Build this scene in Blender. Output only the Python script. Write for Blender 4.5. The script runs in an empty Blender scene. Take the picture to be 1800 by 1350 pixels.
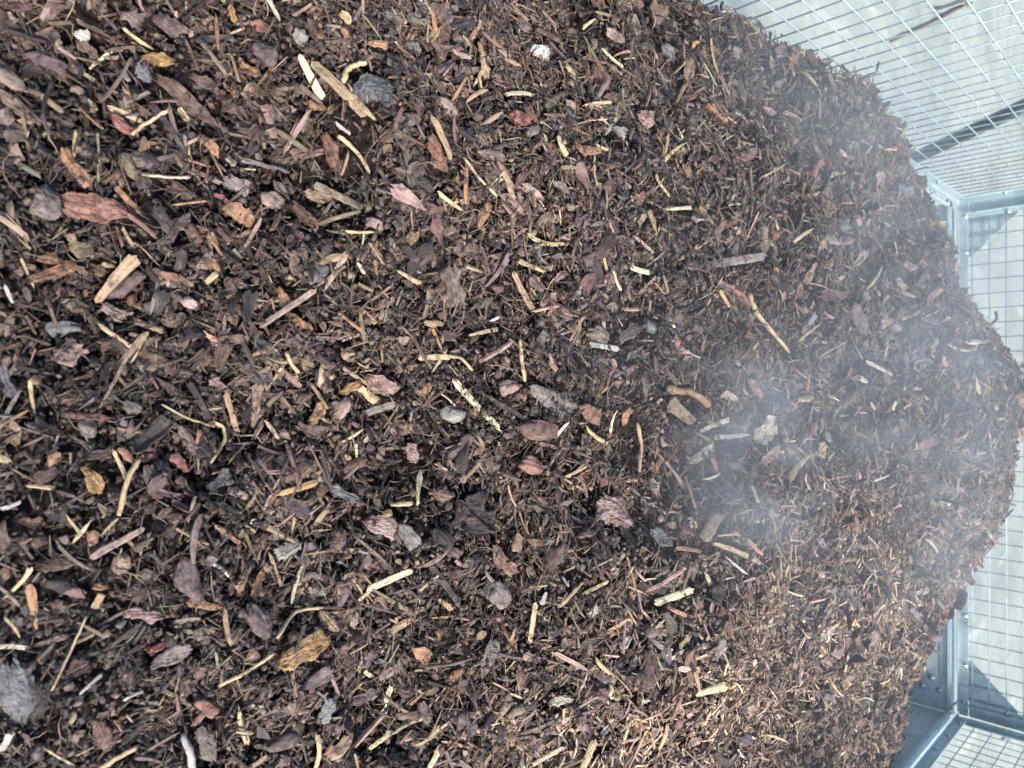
import bpy, bmesh, math
import numpy as np
from mathutils import Matrix, Vector
rng = np.random.default_rng(20240611)
S = bpy.context.scene
COL = S.collection
R = math.radians

# ------------------------------------------------------------------ camera geometry (metres, z up, ground at 0)
CAM = np.array([0.0, 0.0, 1.52])
FPX, CX, CY = 1270.0, 900.0, 675.0           # focal length and centre in photograph pixels
PITCH = R(44.6)
CP, SP = math.cos(PITCH), math.sin(PITCH)
FWD = np.array([0, CP, -SP]); UP = np.array([0, SP, CP]); RIGHT = np.array([1.0, 0, 0])

def ray(px, py):
    d = RIGHT * (py - CY) + UP * (px - CX) + FWD * FPX
    return d / np.linalg.norm(d)

def project(P):
    q = np.asarray(P) - CAM
    d = q @ FWD
    return CX + FPX * (q @ UP) / d, CY + FPX * (q @ RIGHT) / d, d

# the bin: inside faces
XL, XR, YB, YF = -0.532, 0.969, 2.42, -0.34
def rz(z): return CAM[2] + z                  # heights were measured down from the lens

# ------------------------------------------------------------------ noise
def _hash(ix, iy, seed):
    h = (ix.astype(np.int64) * 374761393 + iy.astype(np.int64) * 668265263 + seed * 974634777) & 0xffffffff
    h = ((h ^ (h >> 13)) * 1274126177) & 0xffffffff
    h = h ^ (h >> 16)
    return (h & 0xffffff) / float(0xffffff) * 2 - 1
def vnoise(x, y, seed=0):
    ix, iy = np.floor(x), np.floor(y)
    fx, fy = x - ix, y - iy
    fx = fx * fx * fx * (fx * (fx * 6 - 15) + 10); fy = fy * fy * fy * (fy * (fy * 6 - 15) + 10)
    a, b = _hash(ix, iy, seed), _hash(ix + 1, iy, seed)
    c, d = _hash(ix, iy + 1, seed), _hash(ix + 1, iy + 1, seed)
    return (a * (1 - fx) + b * fx) * (1 - fy) + (c * (1 - fx) + d * fx) * fy

# ------------------------------------------------------------------ heap surface: thin plate through measured heights
ctrl = np.array([
 # against the left wall
 (-.53,-.34,-.62),(-.53,.2,-.58),(-.53,.6,-.55),(-.53,.91,-.522),(-.53,1.04,-.499),(-.53,1.18,-.455),(-.53,1.42,-.485),(-.53,1.573,-.492),
 (-.53,1.756,-.540),(-.53,1.96,-.635),(-.53,2.2,-.72),(-.53,2.42,-.765),
 # against the right wall
 (.969,-.34,-.62),(.969,.5,-.60),(.969,1.2,-.58),(.969,1.6,-.585),(.969,1.97,-.618),(.969,2.2,-.69),(.969,2.42,-.745),
 # against the back wall
 (-.40,2.42,-.715),(-.29,2.42,-.645),(-.168,2.42,-.56),(0,2.42,-.52),(.17,2.42,-.52),(.343,2.42,-.56),(.57,2.42,-.625),(.774,2.42,-.69),
 # the crest seen against the mesh
 (-.146,2.06,-.412),(-.03,2.0,-.362),(.06,1.97,-.348),(.15,2.0,-.358),(.29,2.05,-.400),(.50,2.14,-.515),(-.28,2.15,-.545),
 (.70,2.15,-.60),
 # the slope towards the lens
 (-.2,-.34,-.63),(.4,-.34,-.63),(0,.1,-.575),(.3,.1,-.585),(-.3,.1,-.565),(0,.5,-.485),(.35,.5,-.50),(-.3,.5,-.495),
 (0,.85,-.425),(.4,.85,-.44),(-.3,.9,-.455),(.1,1.2,-.385),(.5,1.2,-.445),(-.3,1.3,-.43),(.08,1.6,-.350),(.5,1.65,-.435),(-.3,1.65,-.435),
 (.75,.85,-.50),(.75,1.3,-.50),(.75,1.75,-.545),
], float)
def _tps(r2):
    return np.where(r2 > 1e-12, 0.5 * r2 * np.log(np.maximum(r2, 1e-12)), 0)
_n = len(ctrl)
_A = np.zeros((_n + 3, _n + 3))
_d2 = ((ctrl[:, None, :2] - ctrl[None, :, :2]) ** 2).sum(-1)
_A[:_n, :_n] = _tps(_d2) + 0.0008 * np.eye(_n)
_A[:_n, _n] = 1; _A[:_n, _n + 1:] = ctrl[:, :2]; _A[_n:, :_n] = _A[:_n, _n:].T
_w = np.linalg.solve(_A, np.concatenate([ctrl[:, 2], [0, 0, 0]]))

GX, GY = 376, 691
gx = np.linspace(XL, XR, GX); gy = np.linspace(YF, YB, GY)
XX, YY = np.meshgrid(gx, gy, indexing='ij')
HH = _w[_n] + _w[_n + 1] * XX + _w[_n + 2] * YY
for i in range(_n):
    HH += _w[i] * _tps((XX - ctrl[i, 0]) ** 2 + (YY - ctrl[i, 1]) ** 2)
HH += CAM[2]
HBASE = HH.copy()
HH += 0.017 * vnoise(XX / .17, YY / .17, 3) + 0.011 * vnoise(XX / .075, YY / .075, 4)
HH += 0.0095 * vnoise(XX / .036, YY / .036, 5) + 0.0045 * vnoise(XX / .016, YY / .016, 6)

def bil(G, x, y):
    u = np.clip((x - XL) / (XR - XL) * (GX - 1), 0, GX - 1.001); v = np.clip((y - YF) / (YB - YF) * (GY - 1), 0, GY - 1.001)
    i, j = u.astype(int), v.astype(int); a, b = u - i, v - j
    return (G[i, j] * (1 - a) + G[i + 1, j] * a) * (1 - b) + (G[i, j + 1] * (1 - a) + G[i + 1, j + 1] * a) * b
def unproject(px, py, G=None):
    """where the sight line of that pixel meets the heap"""
    G = HBASE if G is None else G
    d = ray(px, py); t = np.linspace(.2, 3.2, 3000)
    P = CAM + d * t[:, None]
    below = (P[:, 2] < bil(G, P[:, 0], P[:, 1])) & (P[:, 0] > XL) & (P[:, 0] < XR) & (P[:, 1] < YB)
    k = np.argmax(below) if below.any() else np.argmin(np.abs(P[:, 1] - 2.0))
    return P[k]

# hollows and folds the photograph shows
for (px, py, r, a) in [(1045, 830, .085, -.030), (690, 800, .05, -.026), (560, 330, .05, -.020), (170, 520, .04, -.014), (640, 1050, .05, -.018),
                       (1100, 1060, .04, -.022), (800, 180, .05, -.014), (360, 790, .05, -.016), (240, 130, .05, -.015), (620, 1210, .06, -.018),
                       (330, 960, .05, .018), (1000, 720, .06, .014), (1250, 1080, .13, .036), (1480, 960, .15, .026), (1190, 905, .07, -.020), (1340, 850, .08, -.016), (760, 930, .05, .016), (120, 350, .05, .014),
                       (620, 170, .05, .012), (1120, 660, .06, .010), (480, 1180, .06, .014), (1400, 640, .1, -.018), (1500, 300, .09, -.02), (1320, 300, .09, .012)]:
    c = unproject(px, py)
    HH += a * np.exp(-((XX - c[0]) ** 2 + (YY - c[1]) ** 2) / (2 * (r * .7) ** 2))
for (px, py, r, a) in [(1000, 1020, .07, .022), (1150, 960, .07, .024), (1300, 900, .08, .024), (1450, 840, .09, .022), (1600, 775, .10, .016),
                       (1050, 850, .06, -.014), (1190, 800, .07, -.022), (1340, 745, .08, -.022), (1500, 690, .09, -.018), (420, 620, .08, -.014), (300, 760, .07, -.012), (480, 420, .06, -.012)]:
    c = unproject(px, py)
    HH += a * np.exp(-((XX - c[0]) ** 2 + (YY - c[1]) ** 2) / (2 * (r * .7) ** 2))
DX = np.gradient(HH, gx, axis=0); DY = np.gradient(HH, gy, axis=1)
def sm(G, n=2):
    for _ in range(n):
        P = np.pad(G, 1, mode='edge')
        G = (P[:-2, 1:-1] + P[2:, 1:-1] + P[1:-1, :-2] + P[1:-1, 2:] + 2 * G) / 6
    return G
DXs, DYs = sm(DX, 6), sm(DY, 6)
def hgt(x, y): return bil(HH, x, y)
def nrm(x, y):
    n = np.stack([-bil(DXs, x, y), -bil(DYs, x, y), np.ones_like(x)], -1)
    return n / np.linalg.norm(n, axis=-1, keepdims=True)

# ------------------------------------------------------------------ mesh building
def make_mesh(name, co, quads=None, tris=None, attrs=None, mat=None, smooth=False):
    me = bpy.data.meshes.new(name)
    nq = 0 if quads is None else len(quads); nt = 0 if tris is None else len(tris)
    me.vertices.add(len(co)); me.vertices.foreach_set('co', np.ascontiguousarray(co, np.float32).ravel())
    loops = np.concatenate([np.asarray(quads).ravel() if nq else np.zeros(0, int), np.asarray(tris).ravel() if nt else np.zeros(0, int)]).astype(np.int32)
    me.loops.add(len(loops)); me.loops.foreach_set('vertex_index', loops)
    start = np.concatenate([np.arange(nq) * 4, nq * 4 + np.arange(nt) * 3]).astype(np.int32)
    me.polygons.add(nq + nt); me.polygons.foreach_set('loop_start', start)
    me.update(calc_edges=True)
    me.polygons.foreach_set('use_smooth', np.full(nq + nt, smooth))
    for k, v in (attrs or {}).items():
        if v.shape[1] == 4:
            a = me.attributes.new(k, 'FLOAT_COLOR', 'POINT'); a.data.foreach_set('color', np.ascontiguousarray(v, np.float32).ravel())
        else:
            a = me.attributes.new(k, 'FLOAT_VECTOR', 'POINT'); a.data.foreach_set('vector', np.ascontiguousarray(v, np.float32).ravel())
    if mat: me.materials.append(mat)
    return me
def link(name, me, parent=None):
    o = bpy.data.objects.new(name, me); COL.objects.link(o)
    if parent: o.parent = parent
    return o
def tag(o, label=None, cat=None, group=None, kind=None):
    if label: o['label'] = label
    if cat: o['category'] = cat
    if group: o['group'] = group
    if kind: o['kind'] = kind
    return o

# ------------------------------------------------------------------ piece shapes (N at a time), local x along the piece, z up
def grid_faces(nx, ny):
    idx = np.arange(nx * ny).reshape(nx, ny); m = nx * ny
    top = np.stack([idx[:-1, :-1], idx[1:, :-1], idx[1:, 1:], idx[:-1, 1:]], -1).reshape(-1, 4)
    bot = top[:, ::-1] + m
    ring = np.concatenate([idx[:-1, 0], idx[-1, :-1], idx[:0:-1, -1], idx[0, :0:-1]])
    nxt = np.roll(ring, -1)
    side = np.stack([ring, ring + m, nxt + m, nxt], -1)
    return np.concatenate([top, bot, side])
def snoise(N, n, k, amp):
    """smooth 1-D noise, N rows"""
    c = rng.normal(0, 1, (N, k + 3)); t = np.linspace(0, k, n); i = np.minimum(t.astype(int), k - 1); f = t - i; f = f * f * (3 - 2 * f)
    return amp * (c[:, i] * (1 - f) + c[:, i + 1] * f)
def plates(N, nx, ny, L, W, T, p, jag, bend, cup, edge, rough, curve=None, grain=1.0, style='round'):
    """L, W, T, p (outline power), ... arrays of N"""
    s = np.linspace(-1, 1, nx); t = np.linspace(-1, 1, ny)
    A = lambda v: np.broadcast_to(np.asarray(v, float), (N,))[:, None, None]
    k = max(3, nx // 3)
    if style == 'shard':                       # angular broken outline, each side its own
        def side():
            kn = 5; v = rng.uniform(.45, 1.12, (N, kn)); v[:, 0] = rng.uniform(.03, .75, N); v[:, -1] = rng.uniform(.03, .75, N)
            u = np.cumsum(rng.uniform(.4, 1, (N, kn - 1)), 1); u = np.concatenate([np.zeros((N, 1)), u / u[:, -1:]], 1) * 2 - 1
            return np.stack([np.interp(s, u[q], v[q]) for q in range(N)])
        pL, pR = side(), side()
    elif style == 'point':                     # drawn out, pointed or frayed ends
        e0, e1 = .05 + .75 * rng.random((N, 1)) ** 2.2, .05 + .75 * rng.random((N, 1)) ** 2.2; w0, w1 = rng.uniform(.08, .75, (N, 1)), rng.uniform(.08, .75, (N, 1))
        pL = np.clip(np.minimum(w1 + (1 - w1) * (1 - s)[None] / e1, w0 + (1 - w0) * (1 + s)[None] / e0), .08, 1); pR = np.clip(pL * rng.uniform(.8, 1.25, (N, 1)), .06, 1)
    else:
        pL = pR = np.maximum(np.maximum(1 - np.abs(s)[None, :] ** np.broadcast_to(p, (N,))[:, None], 0.0) ** .6, .10)
    eL = pL * np.clip(1 + snoise(N, nx, k, 1) * np.broadcast_to(edge, (N,))[:, None] + rng.normal(0, .35, (N, nx)) * np.broadcast_to(edge, (N,))[:, None], .25, 1.7)
    eR = pR * np.clip(1 + snoise(N, nx, k, 1) * np.broadcast_to(edge, (N,))[:, None] + rng.normal(0, .35, (N, nx)) * np.broadcast_to(edge, (N,))[:, None], .25, 1.7)
    tp = 1 + rng.normal(0, .16, (N, 1)) * s[None]; eL, eR = eL * tp, eR * tp
    tt = t[None, None, :]
    y = np.where(tt >= 0, tt * eR[:, :, None], tt * eL[:, :, None]) * A(W) / 2
    j0 = rng.random((N, ny)); j1 = rng.random((N, ny))
    ss = s[None, :, None]
    x = A(L) / 2 * (ss * (1 - np.where(ss > 0, j1[:, None, :], j0[:, None, :]) * A(jag) * np.abs(ss) ** 3))
    x = x + A(rng.normal(0, .22, N)) * y * (A(p) < 12)
    cv = 0 if curve is None else A(curve)
    y = y + cv * A(L) * (ss ** 2 - .33)
    rn = rng.normal(0, 1, (N, nx, ny))
    rn[:, 1:] = .5 * rn[:, 1:] + .5 * rn[:, :-1] * grain + .5 * rn[:, 1:] * (1 - grain)
    rid = snoise(N, ny, max(2, ny // 2), 1)[:, None, :] * (1 + snoise(N, nx, 3, .5)[:, :, None])
    edgef = (1 - .55 * np.abs(tt) ** 3) * (1 - .45 * np.abs(ss) ** 6)
    zt = A(T) / 2 * edgef + A(rough) * A(T) * (rn * .6 + rid * .6) * (1 - .6 * np.abs(tt) ** 4)
    zb = -A(T) / 2 * edgef + A(rough) * A(T) * .4 * rng.normal(0, 1, (N, nx, ny))
    zb = np.minimum(zb, zt - A(T) * .18)
    off = A(bend) * A(L) * (ss ** 2 - .33) + A(cup) * A(W) * (tt ** 2 - .33) + A(rng.normal(0, .12, N)) * A(W) * ss * tt
    top = np.stack([x + 0 * y, y + 0 * x, zt + off], -1).reshape(N, -1, 3); bot = np.stack([x + 0 * y, y + 0 * x, zb + off], -1).reshape(N, -1, 3)
    return np.concatenate([top, bot], 1), grid_faces(nx, ny)
def ico(sub):
    bm = bmesh.new(); bmesh.ops.create_icosphere(bm, subdivisions=sub, radius=1)
    v = np.array([q.co[:] for q in bm.verts]); f = np.array([[q.index for q in g.verts] for g in bm.faces]); bm.free()
    return v, f
def lumps(N, sub, L, W, T, amp, fine=0.0):
    v, f = ico(sub)
    r = np.full((N, len(v)), 1.22)
    for _ in range(13):                         # broken faces: the nearest of many planes
        d = rng.normal(0, 1, (N, 3)); d /= np.linalg.norm(d, axis=1, keepdims=True)
        r = np.minimum(r, rng.uniform(.72, 1.0, (N, 1)) / np.maximum(d @ v.T, .2))
    for _ in range(4):
        d = rng.normal(0, 1, (N, 3)) * rng.uniform(2, 6, (N, 1))
        r = r + np.broadcast_to(np.asarray(amp), (N,))[:, None] * .16 * np.sin(d @ v.T + rng.uniform(0, 6, (N, 1)))
    if fine: r += rng.normal(0, fine, r.shape)
    P = v[None] * r[:, :, None]
    P = P * np.stack([np.broadcast_to(q, (N,)) / 2 for q in (L, W, T)], -1)[:, None, :]
    return P, f
def slivers(N, L, W, T):
    """eight-cornered tapered splinter"""
    b = np.array([(-1, -1, -1), (1, -1, -1), (1, 1, -1), (-1, 1, -1), (-1, -1, 1), (1, -1, 1), (1, 1, 1), (-1, 1, 1)], float)
    P = np.repeat(b[None], N, 0)
    sc = np.ones((N, 8)); e0 = rng.uniform(.15, 1, (N, 1)); e1 = rng.uniform(.15, 1, (N, 1))
    sc = np.where(b[None, :, 0] < 0, e0, e1)
    P[:, :, 1] *= sc; P[:, :, 2] *= sc
    P += rng.normal(0, .12, P.shape); P[:, :, 0] += rng.normal(0, .10, (N, 8))
    P[:, :, 0] = P[:, :, 0] * L[:, None] / 2; P[:, :, 1] *= W[:, None] / 2; P[:, :, 2] *= T[:, None] / 2
    f = np.array([(3, 2, 1, 0), (4, 5, 6, 7), (0, 1, 5, 4), (1, 2, 6, 5), (2, 3, 7, 6), (3, 0, 4, 7)])
    return P, f
def flakes6(N, L, W, T):
    """small broken flake: uneven rim, raised heart"""
    K = 7
    a = np.linspace(0, 2 * np.pi, K, endpoint=False)[None] + rng.normal(0, .22, (N, K))
    r = rng.uniform(.6, 1.12, (N, K))
    rim = np.stack([np.cos(a) * r * L[:, None] / 2, np.sin(a) * r * W[:, None] / 2, rng.normal(0, .35, (N, K)) * T[:, None]], -1)
    top = np.stack([rng.normal(0, .12, N) * L, rng.normal(0, .12, N) * W, T * rng.uniform(.3, .9, N)], -1)[:, None]
    bot = top * np.array([1, 1, -.8])
    P = np.concatenate([rim, top, bot], 1)
    i = np.arange(K); j = (i + 1) % K
    f = np.concatenate([np.stack([i, j, np.full(K, K)], -1), np.stack([j, i, np.full(K, K + 1)], -1)])
    return P, f
def fibres(N, L, rad):
    n = 5; s = np.linspace(-1, 1, n)
    c = np.zeros((N, n, 3)); c[:, :, 0] = s[None] * L[:, None] / 2
    c[:, :, 1] = L[:, None] * (rng.normal(0, .13, (N, 1)) * (s ** 2 - .4)[None] + rng.normal(0, .10, (N, 1)) * (s ** 3 - .5 * s)[None] + rng.normal(0, .02, (N, n)))
    c[:, :, 2] = L[:, None] * (rng.normal(0, .12, (N, 1)) * (s ** 2 - .4)[None] + rng.normal(0, .02, (N, n)))
    a = np.array([0, 2.1, 4.2]); rr = rad[:, None, None] * (1 - .55 * np.abs(s) ** 2)[None, :, None]
    P = np.repeat(c[:, :, None, :], 3, 2)
    P[..., 1] += np.cos(a) * rr; P[..., 2] += np.sin(a) * rr
    P = P.reshape(N, n * 3, 3)
    f = []
    for i in range(n - 1):
        for k in range(3):
            f.append((i * 3 + k, i * 3 + (k + 1) % 3, (i + 1) * 3 + (k + 1) % 3, (i + 1) * 3 + k))
    return P, np.array(f)
def frames(n, az, tilt):
    """rotation matrices: z near n, x along azimuth az"""
    N = len(n)
    z = n + rng.normal(0, 1, (N, 3)) * np.asarray(tilt).reshape(-1, 1); z /= np.linalg.norm(z, axis=1, keepdims=True)
    x = np.stack([np.cos(az), np.sin(az), np.zeros(N)], -1); x -= z * (x * z).sum(1, keepdims=True); x /= np.linalg.norm(x, axis=1, keepdims=True)
    return np.stack([x, np.cross(z, x), z], -1)

# ------------------------------------------------------------------ materials
def newmat(name):
    m = bpy.data.materials.new(name); m.use_nodes = True
    nt = m.node_tree; nt.nodes.clear()
    return m, nt, nt.nodes, nt.links
def principled(nt, **kw):
    o = nt.nodes.new('ShaderNodeOutputMaterial'); b = nt.nodes.new('ShaderNodeBsdfPrincipled')
    nt.links.new(b.outputs[0], o.inputs[0])
    for k, v in kw.items(): b.inputs[k].default_value = v
    return b, o
def N(nt, t, **kw):
    n = nt.nodes.new(t)
    for k, v in kw.items():
        if k in n.inputs.keys() if isinstance(k, str) else False: n.inputs[k].default_value = v
        else: setattr(n, k, v)
    return n
def math_(nt, op, a, b=None, clamp=False):
    n = nt.nodes.new('ShaderNodeMath'); n.operation = op; n.use_clamp = clamp
    for i, v in enumerate((a, b)):
        if v is None: continue
        if hasattr(v, 'links'): nt.links.new(v, n.inputs[i])
        else: n.inputs[i].default_value = v
    return n.outputs[0]
def mix_(nt, fac, a, b, mode='MIX'):
    n = nt.nodes.new('ShaderNodeMix'); n.data_type = 'RGBA'; n.blend_type = mode
    for sock, v in ((n.inputs[0], fac), (n.inputs[6], a), (n.inputs[7], b)):
        if hasattr(v, 'links'): nt.links.new(v, sock)
        else: sock.default_value = v
    return n.outputs[2]
def ramp_(nt, fac, stops):
    n = nt.nodes.new('ShaderNodeValToRGB'); r = n.color_ramp
    while len(r.elements) > len(stops): r.elements.remove(r.elements[-1])
    while len(r.elements) < len(stops): r.elements.new(.5)
    for e, (p, c) in zip(r.elements, stops): e.position = p; e.color = c if len(c) == 4 else (*c, 1)
    nt.links.new(fac, n.inputs[0]); return n.outputs[0]
def noise_(nt, vec, scale, detail=4, rough=.6, dist=0.0):
    n = nt.nodes.new('ShaderNodeTexNoise'); n.inputs['Scale'].default_value = scale; n.inputs['Detail'].default_value = detail
    n.inputs['Roughness'].default_value = rough; n.inputs['Distortion'].default_value = dist
    if vec is not None: nt.links.new(vec, n.inputs['Vector'])
    return n.outputs[0]
def vscale(nt, vec, s):
    n = nt.nodes.new('ShaderNodeVectorMath'); n.operation = 'MULTIPLY'; nt.links.new(vec, n.inputs[0]); n.inputs[1].default_value = s
    return n.outputs[0]
G1 = lambda v: (v, v, v, 1)

def chip_material(name, grain, fine, dirt_amt, bump, rough=.72, contrast=.55, speck=0.0):
    m, nt, nodes, links = newmat(name)
    b, o = principled(nt, Roughness=rough)
    b.inputs['Specular IOR Level'].default_value = .5
    col = N(nt, 'ShaderNodeAttribute', attribute_name='col').outputs['Color']
    lc = N(nt, 'ShaderNodeAttribute', attribute_name='lc').outputs['Vector']
    g = noise_(nt, vscale(nt, lc, grain), 1.0, 5, .65, .35)
    f = noise_(nt, lc, fine, 4, .7)
    gv = ramp_(nt, g, [(.28, G1(1 - contrast)), (.5, G1(1.0)), (.72, G1(1 + contrast * .55))])
    fv = ramp_(nt, f, [(.3, G1(.70)), (.55, G1(1.0)), (.8, G1(1.25))])
    c = mix_(nt, 1.0, col, gv, 'MULTIPLY'); c = mix_(nt, 1.0, c, fv, 'MULTIPLY')
    # weathered patches, paler or redder than the rest of the piece
    pn = noise_(nt, lc, 60, 5, .7, .5)
    c = mix_(nt, ramp_(nt, pn, [(.50, G1(0)), (.62, G1(.55))]), c, mix_(nt, .5, mix_(nt, 1.0, col, (1.9, 1.75, 1.65, 1), 'MULTIPLY'), (.30, .24, .22, 1)))
    c = mix_(nt, ramp_(nt, pn, [(.33, G1(.6)), (.45, G1(0))]), c, mix_(nt, 1.0, col, (.55, .45, .42, 1), 'MULTIPLY'))
    # compost clinging to the piece
    d = noise_(nt, lc, 95, 6, .72)
    dm = ramp_(nt, d, [(.62 - dirt_amt * .3, G1(0)), (.72 - dirt_amt * .2, G1(1))])
    c = mix_(nt, math_(nt, 'MULTIPLY', dm, .80), c, (.030, .020, .018, 1))
    if speck:
        sp = noise_(nt, vscale(nt, lc, (260, 700, 700)), 1.0, 4, .6)
        sm_ = ramp_(nt, sp, [(.66 - speck * .1, G1(0)), (.70 - speck * .1, G1(1))])
        c = mix_(nt, math_(nt, 'MULTIPLY', sm_, .85), c, (.035, .022, .018, 1))
    links.new(c, b.inputs['Base Color'])
    h = math_(nt, 'ADD', math_(nt, 'MULTIPLY', g, 1.0), math_(nt, 'MULTIPLY', f, .6))
    bp = nodes.new('ShaderNodeBump'); bp.inputs['Strength'].default_value = bump; bp.inputs['Distance'].default_value = .0012
    links.new(h, bp.inputs['Height']); links.new(bp.outputs[0], b.inputs['Normal'])
    return m
M_BARK = chip_material('bark', (130, 420, 420), 1000, .46, 1.0, .60, .80)
M_WOOD = chip_material('split_wood', (38, 900, 900), 700, .30, .8, .66, .55, speck=.30)
M_CHIP = chip_material('mulch_bits', (120, 420, 420), 800, .42, .8, .47, .72, .55)
M_GLOSS = chip_material('charred_bark', (200, 420, 420), 600, .0, 1.0, .26, .6)
M_GLOSS.node_tree.nodes['Principled BSDF'].inputs['Specular IOR Level'].default_value = .8
M_FIBRE = chip_material('plant_fibre', (60, 900, 900), 700, .18, .3, .7, .35)
def soil_material():
    m, nt, nodes, links = newmat('compost')
    b, o = principled(nt, Roughness=.85); b.inputs['Specular IOR Level'].default_value = .25
    tc = N(nt, 'ShaderNodeTexCoord').outputs['Object']
    a = noise_(nt, tc, 160, 6, .75); f = noise_(nt, tc, 620, 4, .7)
    c = ramp_(nt, a, [(.3, (.010, .007, .007)), (.5, (.026, .017, .016)), (.66, (.055, .036, .031)), (.8, (.11, .07, .055))])
    c = mix_(nt, 1.0, c, ramp_(nt, f, [(.3, G1(.5)), (.55, G1(1)), (.8, G1(1.6))]), 'MULTIPLY')
    links.new(c, b.inputs['Base Color'])
    bp = nodes.new('ShaderNodeBump'); bp.inputs['Strength'].default_value = 1; bp.inputs['Distance'].default_value = .004
    links.new(math_(nt, 'ADD', a, math_(nt, 'MULTIPLY', f, .5)), bp.inputs['Height']); links.new(bp.outputs[0], b.inputs['Normal'])
    return m
M_SOIL = soil_material()
def steel_material(name, base, metallic, rough, seed):
    m, nt, nodes, links = newmat(name)
    b, o = principled(nt, Metallic=metallic)
    tc = N(nt, 'ShaderNodeTexCoord').outputs['Object']
    sp = nodes.new('ShaderNodeTexVoronoi'); sp.inputs['Scale'].default_value = 85; links.new(tc, sp.inputs['Vector'])
    big = noise_(nt, tc, 6 + seed, 5, .6); st = noise_(nt, vscale(nt, tc, (60, 60, 7)), 1.0, 4, .6)
    v = ramp_(nt, N_sep(nt, sp.outputs['Color']), [(0, G1(.90)), (1, G1(1.07))])
    c = mix_(nt, 1.0, (*base, 1), v, 'MULTIPLY')
    c = mix_(nt, 1.0, c, ramp_(nt, big, [(.3, G1(.70)), (.6, G1(1.08))]), 'MULTIPLY')
    c = mix_(nt, math_(nt, 'MULTIPLY', ramp_(nt, st, [(.58, G1(0)), (.75, G1(1))]), .5), c, (.24, .22, .19, 1))
    links.new(c, b.inputs['Base Color'])
    rr = math_(nt, 'ADD', rough - .10, math_(nt, 'MULTIPLY', big, .22)); links.new(rr, b.inputs['Roughness'])
    bp = nodes.new('ShaderNodeBump'); bp.inputs['Strength'].default_value = .15; bp.inputs['Distance'].default_value = .002
    links.new(big, bp.inputs['Height']); links.new(bp.outputs[0], b.inputs['Normal'])
    return m
def N_sep(nt, col):
    n = nt.nodes.new('ShaderNodeSeparateColor'); nt.links.new(col, n.inputs[0]); return n.outputs[0]
M_STEEL = steel_material('galvanised_sheet', (.49, .63, .66), .15, .48, 0)
M_RAIL = steel_material('galvanised_angle', (.44, .58, .61), .18, .45, 3)
M_WIRE = steel_material('galvanised_wire', (.46, .58, .61), .25, .42, 5)
M_BOLT = steel_material('zinc_bolt', (.62, .66, .68), .85, .30, 8)
M_TUBE = steel_material('dull_steel_tube', (.24, .29, .33), .4, .5, 2)
def ground_material():
    m, nt, nodes, links = newmat('concrete')
    b, o = principled(nt, Roughness=.85); b.inputs['Specular IOR Level'].default_value = .3
    tc = N(nt, 'ShaderNodeTexCoord').outputs['Object']
    big = noise_(nt, tc, .9, 6, .62, .4); mid = noise_(nt, tc, 7, 5, .65); fine = noise_(nt, tc, 95, 4, .75)
    c = ramp_(nt, big, [(.30, (.235, .275, .25)), (.5, (.325, .365, .33)), (.70, (.39, .425, .38))])
    c = mix_(nt, 1.0, c, ramp_(nt, mid, [(.3, G1(.84)), (.55, G1(1)), (.75, G1(1.08))]), 'MULTIPLY')
    c = mix_(nt, 1.0, c, ramp_(nt, fine, [(.3, G1(.66)), (.5, G1(1)), (.7, G1(1.22))]), 'MULTIPLY')
    # old spilt cement, running away from the bin
    s = noise_(nt, vscale(nt, tc, (5.5, .9, 1)), 1.0, 3, .55)
    c = mix_(nt, math_(nt, 'MULTIPLY', ramp_(nt, s, [(.60, G1(0)), (.70, G1(1))]), .5), c, (.52, .52, .46, 1))
    st = noise_(nt, tc, 2.3, 5, .7, .8)
    c = mix_(nt, math_(nt, 'MULTIPLY', ramp_(nt, st, [(.56, G1(0)), (.72, G1(1))]), .45), c, (.22, .205, .17, 1))
    links.new(c, b.inputs['Base Color'])
    bp = nodes.new('ShaderNodeBump'); bp.inputs['Strength'].default_value = .4; bp.inputs['Distance'].default_value = .003
    links.new(fine, bp.inputs['Height']); links.new(bp.outputs[0], b.inputs['Normal'])
    return m
M_GROUND = ground_material()

# ------------------------------------------------------------------ colours of the pieces (albedo)
C = dict(straw=(.55, .43, .25), pale=(.66, .59, .37), cream=(.56, .49, .37), tan=(.36, .255, .16), ochre=(.40, .235, .10), orange=(.37, .205, .115),
         pinkish=(.34, .235, .20), brown=(.155, .098, .074), rust=(.225, .115, .080), dark=(.040, .028, .026), black=(.020, .020, .023), purple=(.140, .101, .098),
         grey=(.215, .18, .165), bluegrey=(.165, .168, .176), white=(.50, .48, .43), palegreen=(.27, .275, .235), red=(.33, .13, .11), olive=(.21, .165, .11), redbrown=(.15, .082, .066))
CNAME = dict(straw='straw coloured', pale='pale yellow', cream='cream', tan='tan', ochre='yellow ochre', orange='orange brown', pinkish='pinkish', brown='brown', rust='rust brown',
             dark='dark brown', black='black', purple='purplish grey', grey='grey', bluegrey='blue grey', white='white', palegreen='pale green', red='red', olive='olive brown', redbrown='reddish brown')

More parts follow.
